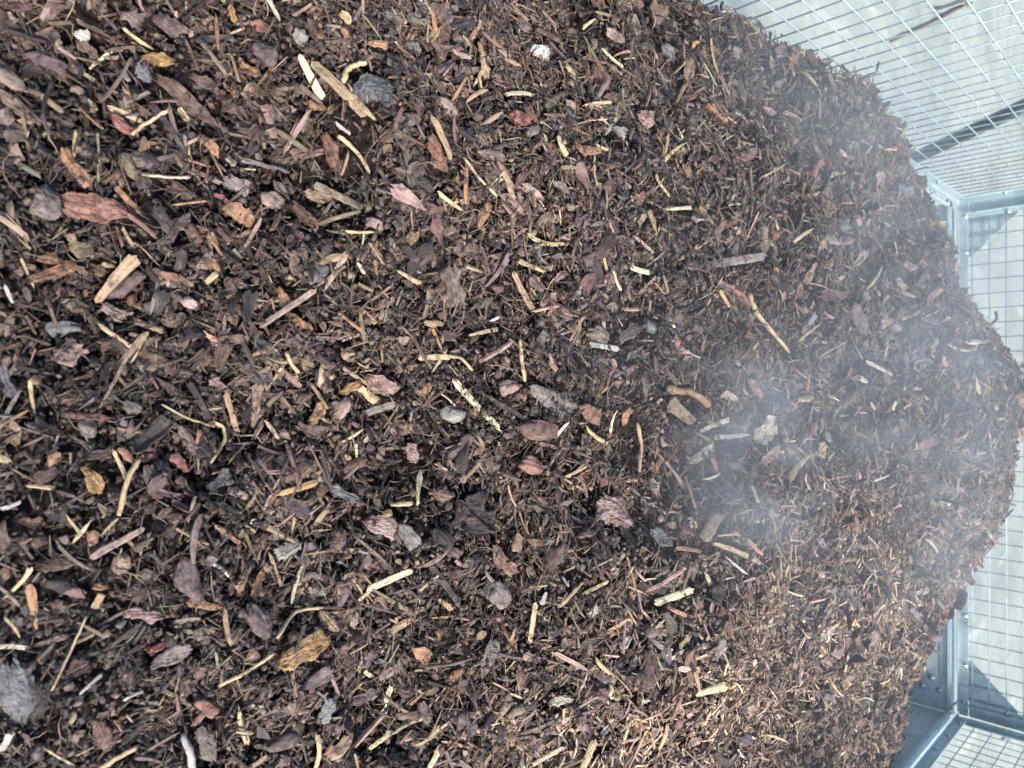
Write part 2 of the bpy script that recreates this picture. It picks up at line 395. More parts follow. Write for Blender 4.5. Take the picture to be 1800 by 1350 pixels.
# ------------------------------------------------------------------ single pieces
# kind, x1, y1, x2, y2, width (photograph pixels), colour, optional hand written label
HERO = [
 ('flake',255,108,313,118,24,'ochre','yellow ochre bark flake at the upper end of the long brown bark strip'),
 ('flake',278,138,392,232,34,'brown','long brown bark strip lying below the yellow ochre flake'),
 ('flake',268,33,325,68,32,'purple',''),('flake',212,14,248,36,30,'purple',''),
 ('nugget',46,350,96,370,52,'grey','pale grey lumpy clod left of the largest brown bark slab'),
 ('flake',105,270,152,338,28,'orange',''),('flake',98,352,218,372,46,'rust','large rust brown bark slab right of the pale grey lumpy clod'),
 ('flake',383,350,440,395,34,'orange','oval orange bark flake with a small red scrap at its tip'),
 ('flake',292,328,338,355,28,'brown',''),('flake',275,450,325,385,24,'purple',''),('lath',67,182,108,213,14,'tan',''),
 ('twig',[(86,166),(72,200),(76,225),(92,250)],10,'dark','dark crooked twig beside a tan lath at the photo left edge'),
 ('splinter',155,125,197,93,7,'pale',''),('splinter',128,28,185,55,7,'tan',''),('splinter',218,53,275,93,8,'straw',''),
 ('stick',[(225,250),(262,226),(303,203)],8,'straw',''),('stick',[(245,319),(290,317),(330,313)],7,'cream','thin whitish twig lying level above the oval orange flake'),
 ('flake',190,218,225,248,28,'red',''),('flake',122,50,150,60,18,'white',''),('flake',118,167,142,180,16,'pinkish',''),('flake',140,190,162,210,14,'tan',''),
 ('nugget',208,288,232,326,24,'tan',''),('flake',348,240,380,278,20,'orange',''),('flake',394,272,412,286,13,'cream',''),
 ('stick',[(420,279),(460,291),(505,300)],10,'grey',''),('flake',390,318,438,328,32,'grey',''),('flake',118,425,162,430,28,'olive',''),('flake',42,442,100,450,22,'orange',''),
 ('flake',402,12,412,50,13,'ochre',''),('flake',418,118,450,140,20,'orange',''),('nugget',105,402,123,416,15,'pinkish',''),('flake',372,345,392,350,9,'red','small bright red scrap touching the oval orange bark flake'),
 ('flake',265,365,298,412,26,'dark',''),('splinter',192,330,230,368,13,'orange',''),('flake',130,65,165,100,24,'brown',''),('flake',250,118,275,150,26,'bluegrey',''),
 ('flake',15,255,38,290,22,'pinkish',''),('splinter',317,195,335,222,14,'straw',''),('flake',335,140,380,160,24,'brown',''),('splinter',400,75,430,62,6,'straw',''),
 ('lath',518,96,560,178,18,'pale','pale yellow speckled flat lath near the top of the heap'),
 ('lath',548,112,646,210,24,'tan','broad split tan plank right of the pale yellow flat lath'),
 ('splinter',612,152,662,218,11,'straw',''),('flake',622,165,696,168,54,'black','glossy black charred chunk right of the split tan plank'),
 ('stick',[(606,156),(612,138),(626,130),(648,127)],13,'straw','curved pale knot of wood hugging the glossy black chunk'),
 ('flake',572,240,602,308,30,'rust','pointed rust brown bark flake below the split tan plank'),('flake',527,180,565,195,15,'orange',''),('splinter',593,217,621,238,8,'cream',''),('splinter',600,235,658,303,10,'straw',''),
 ('splinter',602,313,617,265,7,'tan',''),('splinter',743,200,783,288,14,'tan',''),('flake',748,245,778,308,30,'rust',''),('flake',538,338,588,344,24,'tan',''),
 ('lath',550,320,645,365,17,'olive',''),('nugget',452,342,482,362,30,'pinkish',''),('flake',465,318,486,342,18,'grey',''),('flake',510,370,550,415,24,'rust',''),
 ('nugget',757,180,786,212,28,'pinkish',''),('nugget',454,94,488,124,34,'purple',''),('nugget',514,62,538,76,25,'palegreen',''),('nugget',705,84,733,98,24,'grey',''),
 ('splinter',473,0,500,50,9,'cream',''),('splinter',820,160,838,128,9,'straw',''),('nugget',832,278,880,288,20,'pinkish',''),('nugget',834,395,850,365,22,'orange',''),
 ('splinter',763,340,812,375,9,'straw',''),('stick',[(803,288),(830,318),(862,355)],6,'straw',''),('splinter',600,413,660,415,7,'straw',''),('nugget',645,390,672,406,22,'pinkish',''),
 ('splinter',558,405,640,380,11,'olive',''),('flake',832,75,847,140,15,'tan',''),('flake',640,90,678,94,16,'orange',''),('flake',590,35,605,55,18,'straw',''),('nugget',790,5,810,18,16,'black',''),
 ('nugget',922,86,953,98,26,'white','white stone lump near the top of the heap'),('nugget',888,212,926,230,32,'red','red and orange lump below the white stone'),
 ('flake',1068,238,1092,252,24,'palegreen','pale green flat chip right of the red lump'),('lath',968,245,984,282,14,'pale',''),('flake',995,262,1038,275,19,'orange',''),
 ('splinter',1177,195,1194,160,9,'ochre',''),('stick',[(1045,95),(1062,110),(1083,125)],6,'straw',''),('splinter',1155,372,1207,368,9,'pale',''),('flake',1155,80,1176,108,22,'bluegrey',''),
 ('splinter',1020,58,1045,40,9,'straw',''),('stick',[(935,62),(960,76),(984,94)],12,'brown',''),('splinter',878,175,932,176,10,'cream',''),('splinter',910,417,980,435,10,'straw',''),
 ('splinter',1130,370,1143,420,11,'tan',''),('splinter',1105,412,1145,445,8,'tan',''),('nugget',950,202,972,174,15,'olive',''),('nugget',988,180,1002,206,15,'tan',''),('stick',[(1034,282),(1033,310),(1035,335)],6,'straw',''),
 ('splinter',1140,308,1168,348,7,'straw',''),('flake',1190,292,1211,318,13,'rust',''),('nugget',1060,62,1085,78,18,'pinkish',''),('flake',1115,200,1140,220,26,'pinkish',''),('nugget',922,250,938,232,18,'grey',''),
 ('flake',920,200,935,228,20,'orange',''),('flake',960,318,990,340,14,'grey',''),('splinter',1050,250,1075,215,9,'cream',''),
 ('lath',165,522,238,438,24,'tan','broad tan split stick leaning against a purplish mottled lump'),('nugget',194,516,256,476,36,'purple','purplish mottled lump under the broad tan split stick'),
 ('flake',25,488,112,456,24,'orange',''),('flake',95,648,140,618,42,'pinkish','pinkish torn bark flake with a broken fan shaped end'),('nugget',74,584,130,580,28,'bluegrey',''),('flake',182,542,222,572,27,'pinkish',''),
 ('flake',142,820,170,868,25,'ochre','bright yellow ochre torn flake beside the longest pale stick at left'),('stick',[(207,895),(222,850),(243,815)],12,'straw','pale straw stick right of the bright torn ochre flake'),
 ('splinter',60,660,68,725,9,'straw',''),('stick',[(273,713),(320,735),(365,755)],5,'straw',''),
 ('stick',[(360,742),(380,756),(388,785),(365,822)],8,'straw','straw bent twice like a hook near the dark bar'),('splinter',395,680,417,755,13,'tan',''),('lath',325,668,365,740,14,'dark','dark flat bar above the hooked straw'),
 ('nugget',210,708,243,726,24,'grey',''),('nugget',318,520,343,536,18,'pinkish',''),('splinter',52,855,105,860,10,'straw',''),('splinter',10,898,48,885,11,'white',''),('nugget',395,868,427,880,19,'pinkish',''),
 ('flake',365,868,400,838,24,'bluegrey',''),('splinter',0,490,15,525,8,'white',''),('lath',352,500,372,482,14,'straw',''),('flake',298,800,322,832,22,'red',''),('splinter',195,792,222,850,9,'straw',''),('flake',205,790,226,818,18,'orange',''),
 ('splinter',232,562,290,584,12,'tan',''),('flake',105,725,200,735,12,'rust',''),('nugget',140,745,172,760,28,'grey',''),('flake',28,735,38,780,18,'tan',''),('flake',365,660,390,678,18,'pinkish',''),('flake',0,640,22,700,20,'bluegrey',''),('splinter',20,455,45,510,6,'straw',''),
 ('lath',455,576,557,508,13,'pinkish','long pinkish brown straight stick with a squared end, mid left'),('flake',488,498,506,536,20,'orange',''),('flake',505,545,550,577,14,'orange',''),('splinter',626,550,635,608,9,'tan',''),
 ('lath',632,545,657,568,12,'orange',''),('lath',615,675,655,708,19,'straw','short straw coloured block under an ochre sheet, mid heap'),('flake',590,690,627,670,19,'ochre','folded yellow ochre sheet covering the short straw block'),('flake',650,655,690,692,38,'pinkish',''),
 ('lath',728,628,786,626,13,'straw',''),('stick',[(785,626),(808,630),(826,646)],7,'straw',''),('lath',790,668,878,762,15,'pale','longest pale yellow lath, slanting down across the middle of the heap'),
 ('nugget',777,722,816,732,28,'palegreen','pale green lichened lump left of the longest pale yellow lath'),('flake',530,742,558,708,26,'orange',''),('flake',740,566,775,568,15,'tan',''),('splinter',752,575,772,618,7,'orange',''),
 ('splinter',818,596,872,584,9,'straw',''),('flake',568,858,628,882,18,'bluegrey','blue grey slate like flake with a pointed end'),('splinter',728,902,735,830,11,'pale',''),('flake',795,880,850,935,72,'dark','widest dark bark slab near the middle of the heap'),
 ('flake',748,868,792,876,28,'brown',''),('lath',680,892,722,890,10,'straw',''),('flake',510,745,550,772,24,'purple',''),('lath',640,722,694,704,17,'grey',''),('flake',720,780,738,812,25,'pinkish',''),('nugget',859,508,881,511,17,'redbrown',''),
 ('nugget',868,686,900,676,26,'pinkish',''),('splinter',500,618,525,660,8,'straw',''),('splinter',536,672,567,722,8,'tan',''),('splinter',585,640,655,685,8,'tan',''),('splinter',620,460,635,482,8,'pale',''),('splinter',693,478,735,503,11,'straw',''),('nugget',600,615,620,625,24,'tan',''),
 ('splinter',465,738,492,775,9,'straw',''),('splinter',755,655,783,610,6,'straw',''),('splinter',770,690,800,715,5,'cream',''),
 ('lath',1020,608,1078,618,13,'white','greenish white split chip in the middle of the photo'),('splinter',890,475,928,548,14,'tan',''),('stick',[(903,603),(908,635),(918,668)],9,'straw',''),('flake',1012,698,1046,728,32,'rust','rounded rust brown bark flake at the end of a grey log'),
 ('nugget',935,680,1008,715,32,'grey','grey bark log left of the rounded rust brown flake'),('stick',[(1160,678),(1205,690),(1232,716)],17,'orange','bent orange brown stick above a weathered fibrous block'),('lath',1165,696,1210,736,28,'olive','weathered fibrous block below the bent orange brown stick'),
 ('lath',1218,758,1275,735,12,'cream',''),('stick',[(1115,735),(1116,780),(1112,832)],9,'tan',''),('stick',[(1308,515),(1318,545),(1378,625)],10,'straw','long straw bent near its top, beside the grey plank'),
 ('lath',1190,476,1335,455,20,'grey','longest grey weathered plank lying across the right half'),('splinter',1240,770,1305,765,11,'white',''),('flake',1315,778,1350,740,36,'cream',''),('flake',1042,882,1100,930,56,'pinkish','broad pinkish cracked bark slab right of the dark hollow'),
 ('lath',1087,930,1110,972,20,'dark',''),('flake',1315,822,1365,780,18,'pinkish',''),('nugget',1130,565,1144,587,17,'bluegrey',''),('splinter',1155,545,1172,575,7,'pale',''),('lath',1097,470,1133,480,12,'pale',''),('nugget',1022,578,1060,592,28,'olive',''),
 ('flake',1075,602,1115,574,30,'purple',''),('flake',1293,580,1316,590,18,'rust',''),('lath',962,760,990,730,10,'cream',''),('nugget',903,802,942,814,32,'rust',''),('nugget',915,738,965,752,38,'brown',''),('flake',1090,738,1105,708,14,'orange',''),('flake',1305,665,1332,702,15,'orange',''),
 ('splinter',1060,755,1072,712,7,'pale',''),('splinter',1225,850,1262,836,6,'pale',''),('flake',1200,820,1248,790,16,'cream',''),('splinter',1240,800,1250,835,12,'orange',''),('splinter',900,460,948,480,10,'straw',''),('flake',1135,840,1148,875,16,'pinkish',''),('flake',960,500,985,480,18,'pinkish',''),
 ('flake',15,1155,42,1262,62,'bluegrey','largest bark slab, bluish grey, at the lower left corner'),('flake',80,1190,76,1265,38,'dark','flat dark bark slab right of the largest bluish grey slab'),('splinter',133,1223,180,1182,8,'white',''),('splinter',212,1223,250,1205,7,'white',''),
 ('stick',[(105,1208),(130,1140),(152,1075)],7,'straw',''),('stick',[(322,1285),(327,1315),(332,1352)],17,'white','thick white peeled stick at the lower edge of the photo'),('splinter',415,1220,432,1292,13,'straw',''),('flake',327,1046,388,1060,22,'orange',''),('splinter',307,1085,357,1078,11,'pinkish',''),
 ('flake',62,1130,124,1112,15,'pinkish',''),('splinter',0,1128,55,1130,11,'cream',''),('flake',262,1160,336,1135,26,'grey',''),('nugget',326,982,346,1038,44,'purple','ridged purplish bark lump above the orange brown flake'),('flake',118,1190,158,1168,26,'redbrown',''),('lath',165,980,265,925,15,'pinkish',''),
 ('stick',[(155,1346),(200,1328),(242,1308)],11,'straw',''),('flake',345,1270,370,1330,36,'grey',''),('nugget',352,1226,390,1244,29,'rust',''),('lath',168,1062,182,1036,17,'tan',''),('flake',168,1024,197,1028,15,'orange',''),('flake',258,1140,296,1128,13,'red',''),
 ('nugget',80,1022,126,1036,28,'black','smooth black lump in the lower left quarter'),('splinter',125,945,160,902,9,'straw',''),('splinter',362,925,410,958,10,'orange',''),('flake',406,1044,428,988,21,'tan',''),('flake',430,1055,448,1008,17,'orange',''),('splinter',0,1312,20,1275,17,'white','white torn chip at the photo left edge'),
 ('nugget',430,1062,458,1112,36,'purple',''),('nugget',431,912,446,920,13,'pale','small square pale yellow bit above the ridged lump'),('splinter',388,1062,400,1130,11,'tan',''),('flake',166,1252,186,1302,27,'redbrown',''),('nugget',100,1030,150,1042,22,'redbrown',''),('flake',220,1068,292,1080,24,'pinkish',''),('splinter',10,1075,40,1112,6,'straw',''),('nugget',100,938,118,945,18,'grey',''),
 ('flake',35,915,70,925,20,'rust',''),('flake',50,985,120,980,24,'brown',''),('splinter',75,1295,135,1330,6,'straw',''),('splinter',360,985,395,1012,8,'white',''),
 ('flake',472,1160,562,1125,52,'ochre','rotten ochre wood lump with a pale arched twig on top'),('stick',[(473,1120),(505,1088),(555,1072)],9,'straw','pale arched twig over the rotten ochre wood lump'),('flake',548,1080,582,1116,21,'tan',''),
 ('lath',645,1030,727,994,15,'pale','pale yellow broken lath, split at its lower end'),('splinter',630,1048,655,1028,8,'straw',''),('flake',632,912,698,935,38,'pinkish',''),('flake',474,974,516,950,27,'palegreen','greenish white ragged bark scrap in the lower half'),('lath',742,985,795,1055,15,'dark',''),
 ('lath',745,1346,768,1303,14,'pale','pale yellow square ended lath cut by the lower edge'),('splinter',645,1315,688,1283,11,'pale',''),('splinter',553,1275,547,1346,11,'straw',''),('flake',720,1128,752,1150,22,'orange',''),('twig',[(752,1160),(790,1156),(832,1146)],8,'brown','thin brown twig right of the smaller orange flake'),
 ('flake',855,960,896,1006,25,'rust',''),('nugget',850,1026,886,1050,38,'grey',''),('lath',763,1042,790,1062,11,'ochre',''),('nugget',455,1308,510,1288,34,'purple',''),('flake',550,1262,576,1224,30,'palegreen',''),('flake',842,1184,864,1115,20,'grey',''),('splinter',637,1168,651,1178,10,'pale',''),
 ('splinter',670,1112,714,1085,17,'tan',''),('flake',787,1186,809,1160,17,'orange',''),('stick',[(390,1192),(430,1168),(472,1142)],8,'straw',''),('flake',585,930,605,975,30,'brown',''),('nugget',705,920,735,965,28,'grey',''),('nugget',760,930,785,968,28,'dark',''),('splinter',570,1180,585,1215,8,'pinkish',''),('flake',610,1225,665,1205,22,'purple',''),
 ('lath',1143,1058,1216,1032,17,'pale','bright pale lath beside a dark gap, lower right half'),('lath',1213,1216,1272,1199,17,'pale','thick pale yellow stub lowest on the right half'),('splinter',1243,945,1332,982,11,'tan',''),('lath',1175,964,1221,970,11,'orange',''),('splinter',1265,970,1310,1006,7,'white',''),
 ('lath',1228,955,1256,905,28,'olive',''),('flake',1140,935,1170,968,27,'bluegrey',''),('flake',1078,1142,1096,1114,15,'white','bluish white peeling scrap left of the bright pale lath'),('lath',925,1130,936,1056,13,'straw',''),('lath',942,1060,951,1036,11,'white',''),('splinter',930,1335,996,1300,11,'pale',''),
 ('lath',1015,1352,1040,1294,17,'straw',''),('splinter',1010,1046,1059,1022,8,'straw',''),('splinter',975,1066,1021,1018,8,'tan',''),('flake',1045,1288,1059,1273,11,'white',''),('flake',1190,1133,1210,1107,11,'straw',''),('flake',953,1238,996,1224,24,'cream',''),('splinter',1150,1310,1166,1262,9,'straw',''),
 ('splinter',1078,1294,1119,1285,7,'cream',''),('nugget',1287,1298,1308,1301,22,'purple',''),('flake',1113,1223,1131,1226,9,'white',''),('flake',1028,1078,1042,1055,15,'cream',''),('flake',1165,925,1178,935,15,'tan',''),('splinter',985,1010,998,1030,6,'white',''),('nugget',905,1145,937,1155,16,'pinkish',''),('flake',1200,1300,1225,1285,18,'pinkish',''),
 ('flake',1646,879,1666,886,11,'white','lone white chip near the crest at the right edge'),('splinter',1618,945,1641,972,7,'cream',''),('splinter',1688,606,1736,602,10,'cream',''),('splinter',1655,612,1712,621,7,'straw',''),('splinter',1700,655,1713,696,11,'straw',''),('lath',1510,637,1560,662,9,'cream',''),('flake',1422,519,1482,522,19,'redbrown','reddish brown bark strip in the steam right of the bent straw'),
 ('flake',1485,540,1512,586,30,'purple',''),('nugget',1552,565,1576,576,19,'pinkish',''),('splinter',1575,562,1611,545,7,'straw',''),('splinter',1516,514,1546,468,7,'straw',''),('flake',1405,502,1426,464,17,'tan',''),('lath',1447,311,1475,304,11,'pale',''),('nugget',1334,196,1356,206,16,'pinkish',''),('flake',1468,433,1493,424,15,'orange',''),
 ('splinter',1380,432,1420,404,9,'straw',''),('splinter',1448,737,1479,708,5,'pale',''),('flake',1428,806,1446,784,19,'straw',''),('splinter',1375,852,1421,798,13,'tan',''),('flake',1499,664,1516,673,9,'pale',''),('lath',1559,722,1566,707,8,'pale',''),('splinter',1450,1200,1475,1225,6,'straw',''),('splinter',1310,860,1322,892,10,'pale',''),
 ('nugget',1452,1140,1470,1150,20,'pinkish',''),('flake',1535,640,1555,690,18,'brown',''),('splinter',1480,880,1500,845,7,'straw',''),('splinter',1520,850,1560,835,5,'cream',''),('flake',1600,1040,1625,1028,14,'cream',''),
]
spec = dict(n=0)
FOOT = []            # footprints of the placed pieces: (x1,y1,x2,y2,r)
def soil_jit(c, a=.12):
    c = np.array(c) * (1 + rng.normal(0, a)) * (1 + rng.normal(0, a * .3, 3))
    return np.clip(c, .01, .86)
def bake(P, faces, loc, M, col, colvar=.0, tri=False):
    co = P @ M.T
    lc = P + rng.uniform(-20, 20, 3)
    cc = np.ones((len(P), 4)); cc[:, :3] = col
    return co, lc, cc
def piece_obj(name, P, faces, loc, M, col, mat):
    co, lc, cc = bake(P, faces, loc, M, col)
    q, t = (faces, None) if faces.shape[1] == 4 else (None, faces)
    me = make_mesh(name, co, q, t, {'col': cc, 'lc': lc}, mat, smooth=False)
    o = link(name, me); o.location = loc
    return o
def tube_piece(pts, rad, sides=9, sub=5):
    pts = np.asarray(pts, float); n = len(pts)
    t = np.linspace(0, n - 1, (n - 1) * sub + 1); i = np.minimum(t.astype(int), n - 2); f = (t - i)[:, None]
    pm = pts[np.maximum(i - 1, 0)]; p0 = pts[i]; p1 = pts[i + 1]; p2 = pts[np.minimum(i + 2, n - 1)]
    c = p0 * (1 - f) + p1 * f + .5 * f * (1 - f) * ((p0 - pm) * (1 - f) + (p1 - p2) * f) * .6
    K = len(c); c = c + rng.normal(0, rad * .13, c.shape)
    d = np.gradient(c, axis=0); d /= np.linalg.norm(d, axis=1, keepdims=True)
    u = np.cross(d, [0, 0, 1.0]); u /= np.linalg.norm(u, axis=1, keepdims=True); v = np.cross(u, d)
    a = np.linspace(0, 2 * np.pi, sides, endpoint=False)
    rr = rad * (1 + rng.normal(0, .10, (K, 1)) + rng.normal(0, .10, (1, sides)) + rng.normal(0, .05, (K, sides)))
    rr[0] *= .75; rr[-1] *= .6
    V = c[:, None] + u[:, None] * (np.cos(a)[None, :, None] * rr[..., None]) + v[:, None] * (np.sin(a)[None, :, None] * rr[..., None])
    V = V.reshape(-1, 3)
    arc = np.concatenate([[0], np.cumsum(np.linalg.norm(np.diff(c, axis=0), axis=1))])
    lc = np.stack([np.repeat(arc, sides), np.tile(np.cos(a), K) * rad, np.tile(np.sin(a), K) * rad], -1)
    q = [(i * sides + k, i * sides + (k + 1) % sides, (i + 1) * sides + (k + 1) % sides, (i + 1) * sides + k) for i in range(K - 1) for k in range(sides)]
    V = np.concatenate([V, c[:1], c[-1:]]); lc = np.concatenate([lc, lc[:1], lc[-1:]])
    tr = [(k, len(V) - 2, (k + 1) % sides) for k in range(sides)] + [((K - 1) * sides + k, (K - 1) * sides + (k + 1) % sides, len(V) - 1) for k in range(sides)]
    return V, np.array(q), np.array(tr), lc
RECS = []            # (object, kind, colour, length px, width px, x, y, hand label)
def axis_frame(d, n):
    x = d / np.linalg.norm(d); z = n - x * (n @ x); z /= np.linalg.norm(z)
    return np.stack([x, np.cross(z, x), z], -1)
NAME = dict(flake='bark_chip', nugget='bark_lump', lath='wood_splinter', splinter='wood_splinter', stick='straw_stalk', twig='twig')
def build_hero(kind, px, w, colname, label):
    P3 = np.array([unproject(x, y, HH) for x, y in px])
    d0 = np.mean([project(p)[2] for p in P3]); m = d0 / FPX
    W = max(w * m * (.95 if kind in ('flake', 'nugget') else .74), .0012); col = soil_jit(C[colname], .06)
    if kind in ('stick', 'twig'):
        nn = nrm(P3[:, 0], P3[:, 1]); rad = W / 2
        loc = P3.mean(0)
        pts = P3 + nn * (rad + .0095 + (0.002 if kind == 'twig' else 0)) - loc
        V, q, t, lc = tube_piece(pts, rad)
        cc = np.ones((len(V), 4)); cc[:, :3] = col
        me = make_mesh(NAME[kind], V, q, t, {'col': cc, 'lc': lc + rng.uniform(-20, 20, 3)}, M_WOOD if kind == 'stick' else M_BARK, smooth=True)
        o = link(NAME[kind], me); o.location = loc
        Lm = np.linalg.norm(np.diff(P3, axis=0), axis=1).sum()
    else:
        a, b = P3[0], P3[-1]; Lm = max(np.linalg.norm(b - a), W * .8); mid = (a + b) / 2
        nn = nrm(np.array([a[0], mid[0], b[0]]), np.array([a[1], mid[1], b[1]])).mean(0) + rng.normal(0, .07, 3)
        # lean a little to the lens so the piece shows the breadth it has in the photograph
        nn = nn / np.linalg.norm(nn) * .8 + (CAM - mid) / np.linalg.norm(CAM - mid) * .35
        M = axis_frame(b - a, nn / np.linalg.norm(nn))
        one = np.ones(1)
        if kind == 'flake':
            T = min(max(.16 * W, .0022), .0075)
            P, f = plates(1, 30, 16, Lm * one * 1.06, W * one * 1.12, T * one, rng.uniform(4, 14), rng.uniform(.15, .42), rng.normal(0, .06), rng.normal(0, .09), .10, .26, None, style='shard')
            mat = M_BARK
        elif kind == 'lath':
            T = min(max(.34 * W, .0016), .007)
            P, f = plates(1, 26, 8, Lm * one, W * one, T * one, 26, rng.uniform(.06, .22), rng.normal(0, .012), rng.normal(0, .02), .05, .13, np.array([rng.normal(0, .01)]))
            mat = M_WOOD
        elif kind == 'splinter':
            T = min(max(.5 * W, .0012), .005)
            P, f = plates(1, 22, 6, Lm * one, W * one, T * one, rng.uniform(2.5, 9), rng.uniform(.1, .32), rng.normal(0, .03), rng.normal(0, .05), .10, .18, np.array([rng.normal(0, .03)]), style='point')
            mat = M_WOOD
        else:
            T = W * rng.uniform(.55, .75)
            P, f = lumps(1, 4, Lm * one * 1.02, W * one, T * one, .42, .028); mat = M_BARK; 
        P = P[0]
        loc = mid + nrm(np.array([mid[0]]), np.array([mid[1]]))[0] * (T * (.30 if kind == 'nugget' else .5) + (.006 if kind == 'nugget' else .0080))
        if 'glossy black charred' in label: mat, col = M_GLOSS, np.array([.055, .060, .068])
        mat_ = mat if colname not in ('white', 'palegreen') or kind in ('lath', 'splinter') else M_WOOD
        o = piece_obj(NAME[kind], P, f, loc, M, col, mat_)
        if kind == 'nugget': o.data.polygons.foreach_set('use_smooth', np.ones(len(o.data.polygons), bool))
    for p, q in zip(P3[:-1], P3[1:]): FOOT.append((p[0], p[1], q[0], q[1], W * .5))
    x, y = np.mean([q[0] for q in px]), np.mean([q[1] for q in px])
    RECS.append([o, kind, colname, Lm / m, w, x, y, label])
for h in HERO:
    if isinstance(h[1], list): build_hero(h[0], h[1], h[2], h[3], h[4])
    else: build_hero(h[0], [(h[1], h[2]), (h[3], h[4])], h[5], h[6], h[7])

# ------------------------------------------------------------------ the mass of the mulch
FT = np.array(FOOT)
def clear_of_heroes(x, y, r, keep=.08):
    ok = np.ones(len(x), bool)
    for s in range(0, len(x), 4000):
        X, Y = x[s:s + 4000, None], y[s:s + 4000, None]
        ax, ay, bx, by, rr = FT.T
        dx, dy = bx - ax, by - ay; l2 = dx * dx + dy * dy + 1e-12
        t = np.clip(((X - ax) * dx + (Y - ay) * dy) / l2, 0, 1)
        dd = np.hypot(X - ax - t * dx, Y - ay - t * dy)
        ok[s:s + 4000] = ~(dd < rr[None] * .98 + r[s:s + 4000, None] * .55).any(1)
    return ok | (rng.random(len(x)) < keep)
SC = [100]
def scatter(n, k=1.5, far=1.0):
    """points on the heap, denser where the lens is near, thin outside the view"""
    out = np.zeros((0, 2)); SC[0] += 1
    while len(out) < n:
        x = rng.uniform(XL + .004, XR - .004, n * 3); y = rng.uniform(YF + .01, YB - .006, n * 3)
        z = hgt(x, y); u, v, d = project(np.stack([x, y, z], -1))
        vis = (u > -60) & (u < 1880) & (v > -60) & (v < 1410) & (d > .2)
        pr = np.clip((.62 / np.maximum(d, .3)), 0, 1) ** k * np.where(vis, 1, .10) * np.clip(.62 + .75 * vnoise(x / .065, y / .065, SC[0]) + .35 * vnoise(x / .02, y / .02, SC[0] + 50), .12, 1)
        m = rng.random(len(x)) < pr
        out = np.concatenate([out, np.stack([x, y], -1)[m]])
    return out[:n, 0], out[:n, 1]
PAL = ['dark', 'brown', 'purple', 'rust', 'pinkish', 'tan', 'grey', 'olive', 'orange', 'straw', 'bluegrey', 'redbrown', 'cream', 'black', 'pale', 'white', 'red']
def colours(n, weights, var=.18):
    names = [k for k in weights]; p = np.array([weights[k] for k in names], float); p /= p.sum()
    i = rng.choice(len(names), n, p=p)
    base = np.array([C[k] for k in names])[i]
    c = base * np.exp(rng.normal(0, var, (n, 1))) * np.exp(rng.normal(0, .05, (n, 3)))
    return np.clip(c, .008, .85), np.array(names)[i]
W_CRUMB = dict(dark=48, black=20, brown=20, purple=12, rust=6, redbrown=7, pinkish=5, grey=5, tan=4, straw=1.2, orange=2)
W_FLAKE = dict(dark=26, black=6, brown=25, purple=19, rust=9, redbrown=10, pinkish=12, grey=8, tan=8, orange=5, olive=5, bluegrey=2.5, straw=1.5, cream=1, palegreen=.3, red=.3)
W_SPL = dict(dark=26, brown=28, tan=18, straw=6, olive=9, orange=6, pale=1.2, cream=2, grey=7, pinkish=9, purple=10, white=.2)
W_FIB = dict(brown=34, tan=18, straw=8, olive=12, dark=22, pinkish=8, grey=6, cream=2)
W_MED = {k: v for k, v in W_FLAKE.items() if k not in ('cream', 'palegreen', 'red', 'straw')}
class Mass:
    def __init__(s): s.v, s.q, s.t, s.c, s.l, s.n = [], [], [], [], [], 0
    def add(s, P, f, loc, Mx, col):
        Np, k = P.shape[:2]
        co = np.einsum('nij,nkj->nki', Mx, P) + loc[:, None]
        s.v.append(co.reshape(-1, 3).astype(np.float32))
        F = (f[None] + (np.arange(Np) * k)[:, None, None] + s.n).reshape(-1, f.shape[1])
        (s.q if f.shape[1] == 4 else s.t).append(F)
        cc = np.ones((Np, k, 4), np.float32); cc[..., :3] = col[:, None]
        s.c.append(cc.reshape(-1, 4)); s.l.append((P + rng.uniform(-20, 20, (Np, 1, 3))).reshape(-1, 3).astype(np.float32))
        s.n += Np * k
    def build(s, name, mat):
        me = make_mesh(name, np.concatenate(s.v), np.concatenate(s.q) if s.q else None, np.concatenate(s.t) if s.t else None,
                       {'col': np.concatenate(s.c), 'lc': np.concatenate(s.l)}, mat)
        return link(name, me)
def place(x, y, lift, tilt, az=None):
    n = nrm(x, y); z = hgt(x, y)
    az = rng.uniform(0, 2 * np.pi, len(x)) if az is None else az
    return np.stack([x, y, z], -1) + n * lift[:, None], frames(n, az, tilt)
def inside(x, y, L):
    m = L * .45
    return np.clip(x, XL + m, XR - m), np.clip(y, YF + m, YB - m)

def dry(x, y, col):
    d = np.clip((x - .05) / .30, 0, 1) * np.clip((y - .25) / .40, 0, 1) * np.clip(.75 + .5 * vnoise(x / .12, y / .12, 21), 0, 1)
    col = col * (1 - (1 - d) * np.clip(.44 + .26 * vnoise(x / .16, y / .16, 33), 0, .72))[:, None]  # damp patches at left and centre, with shade of the gaps coloured in
    return col * (1 + .7 * d[:, None]) + np.array([.215, .152, .086]) * d[:, None] * rng.random((len(x), 1)) ** 1.1  # dry tan fibres at right, with the slope's sunlight put into the colour
DENS = 1.0
bits = Mass(); splin = Mass(); hair = Mass()
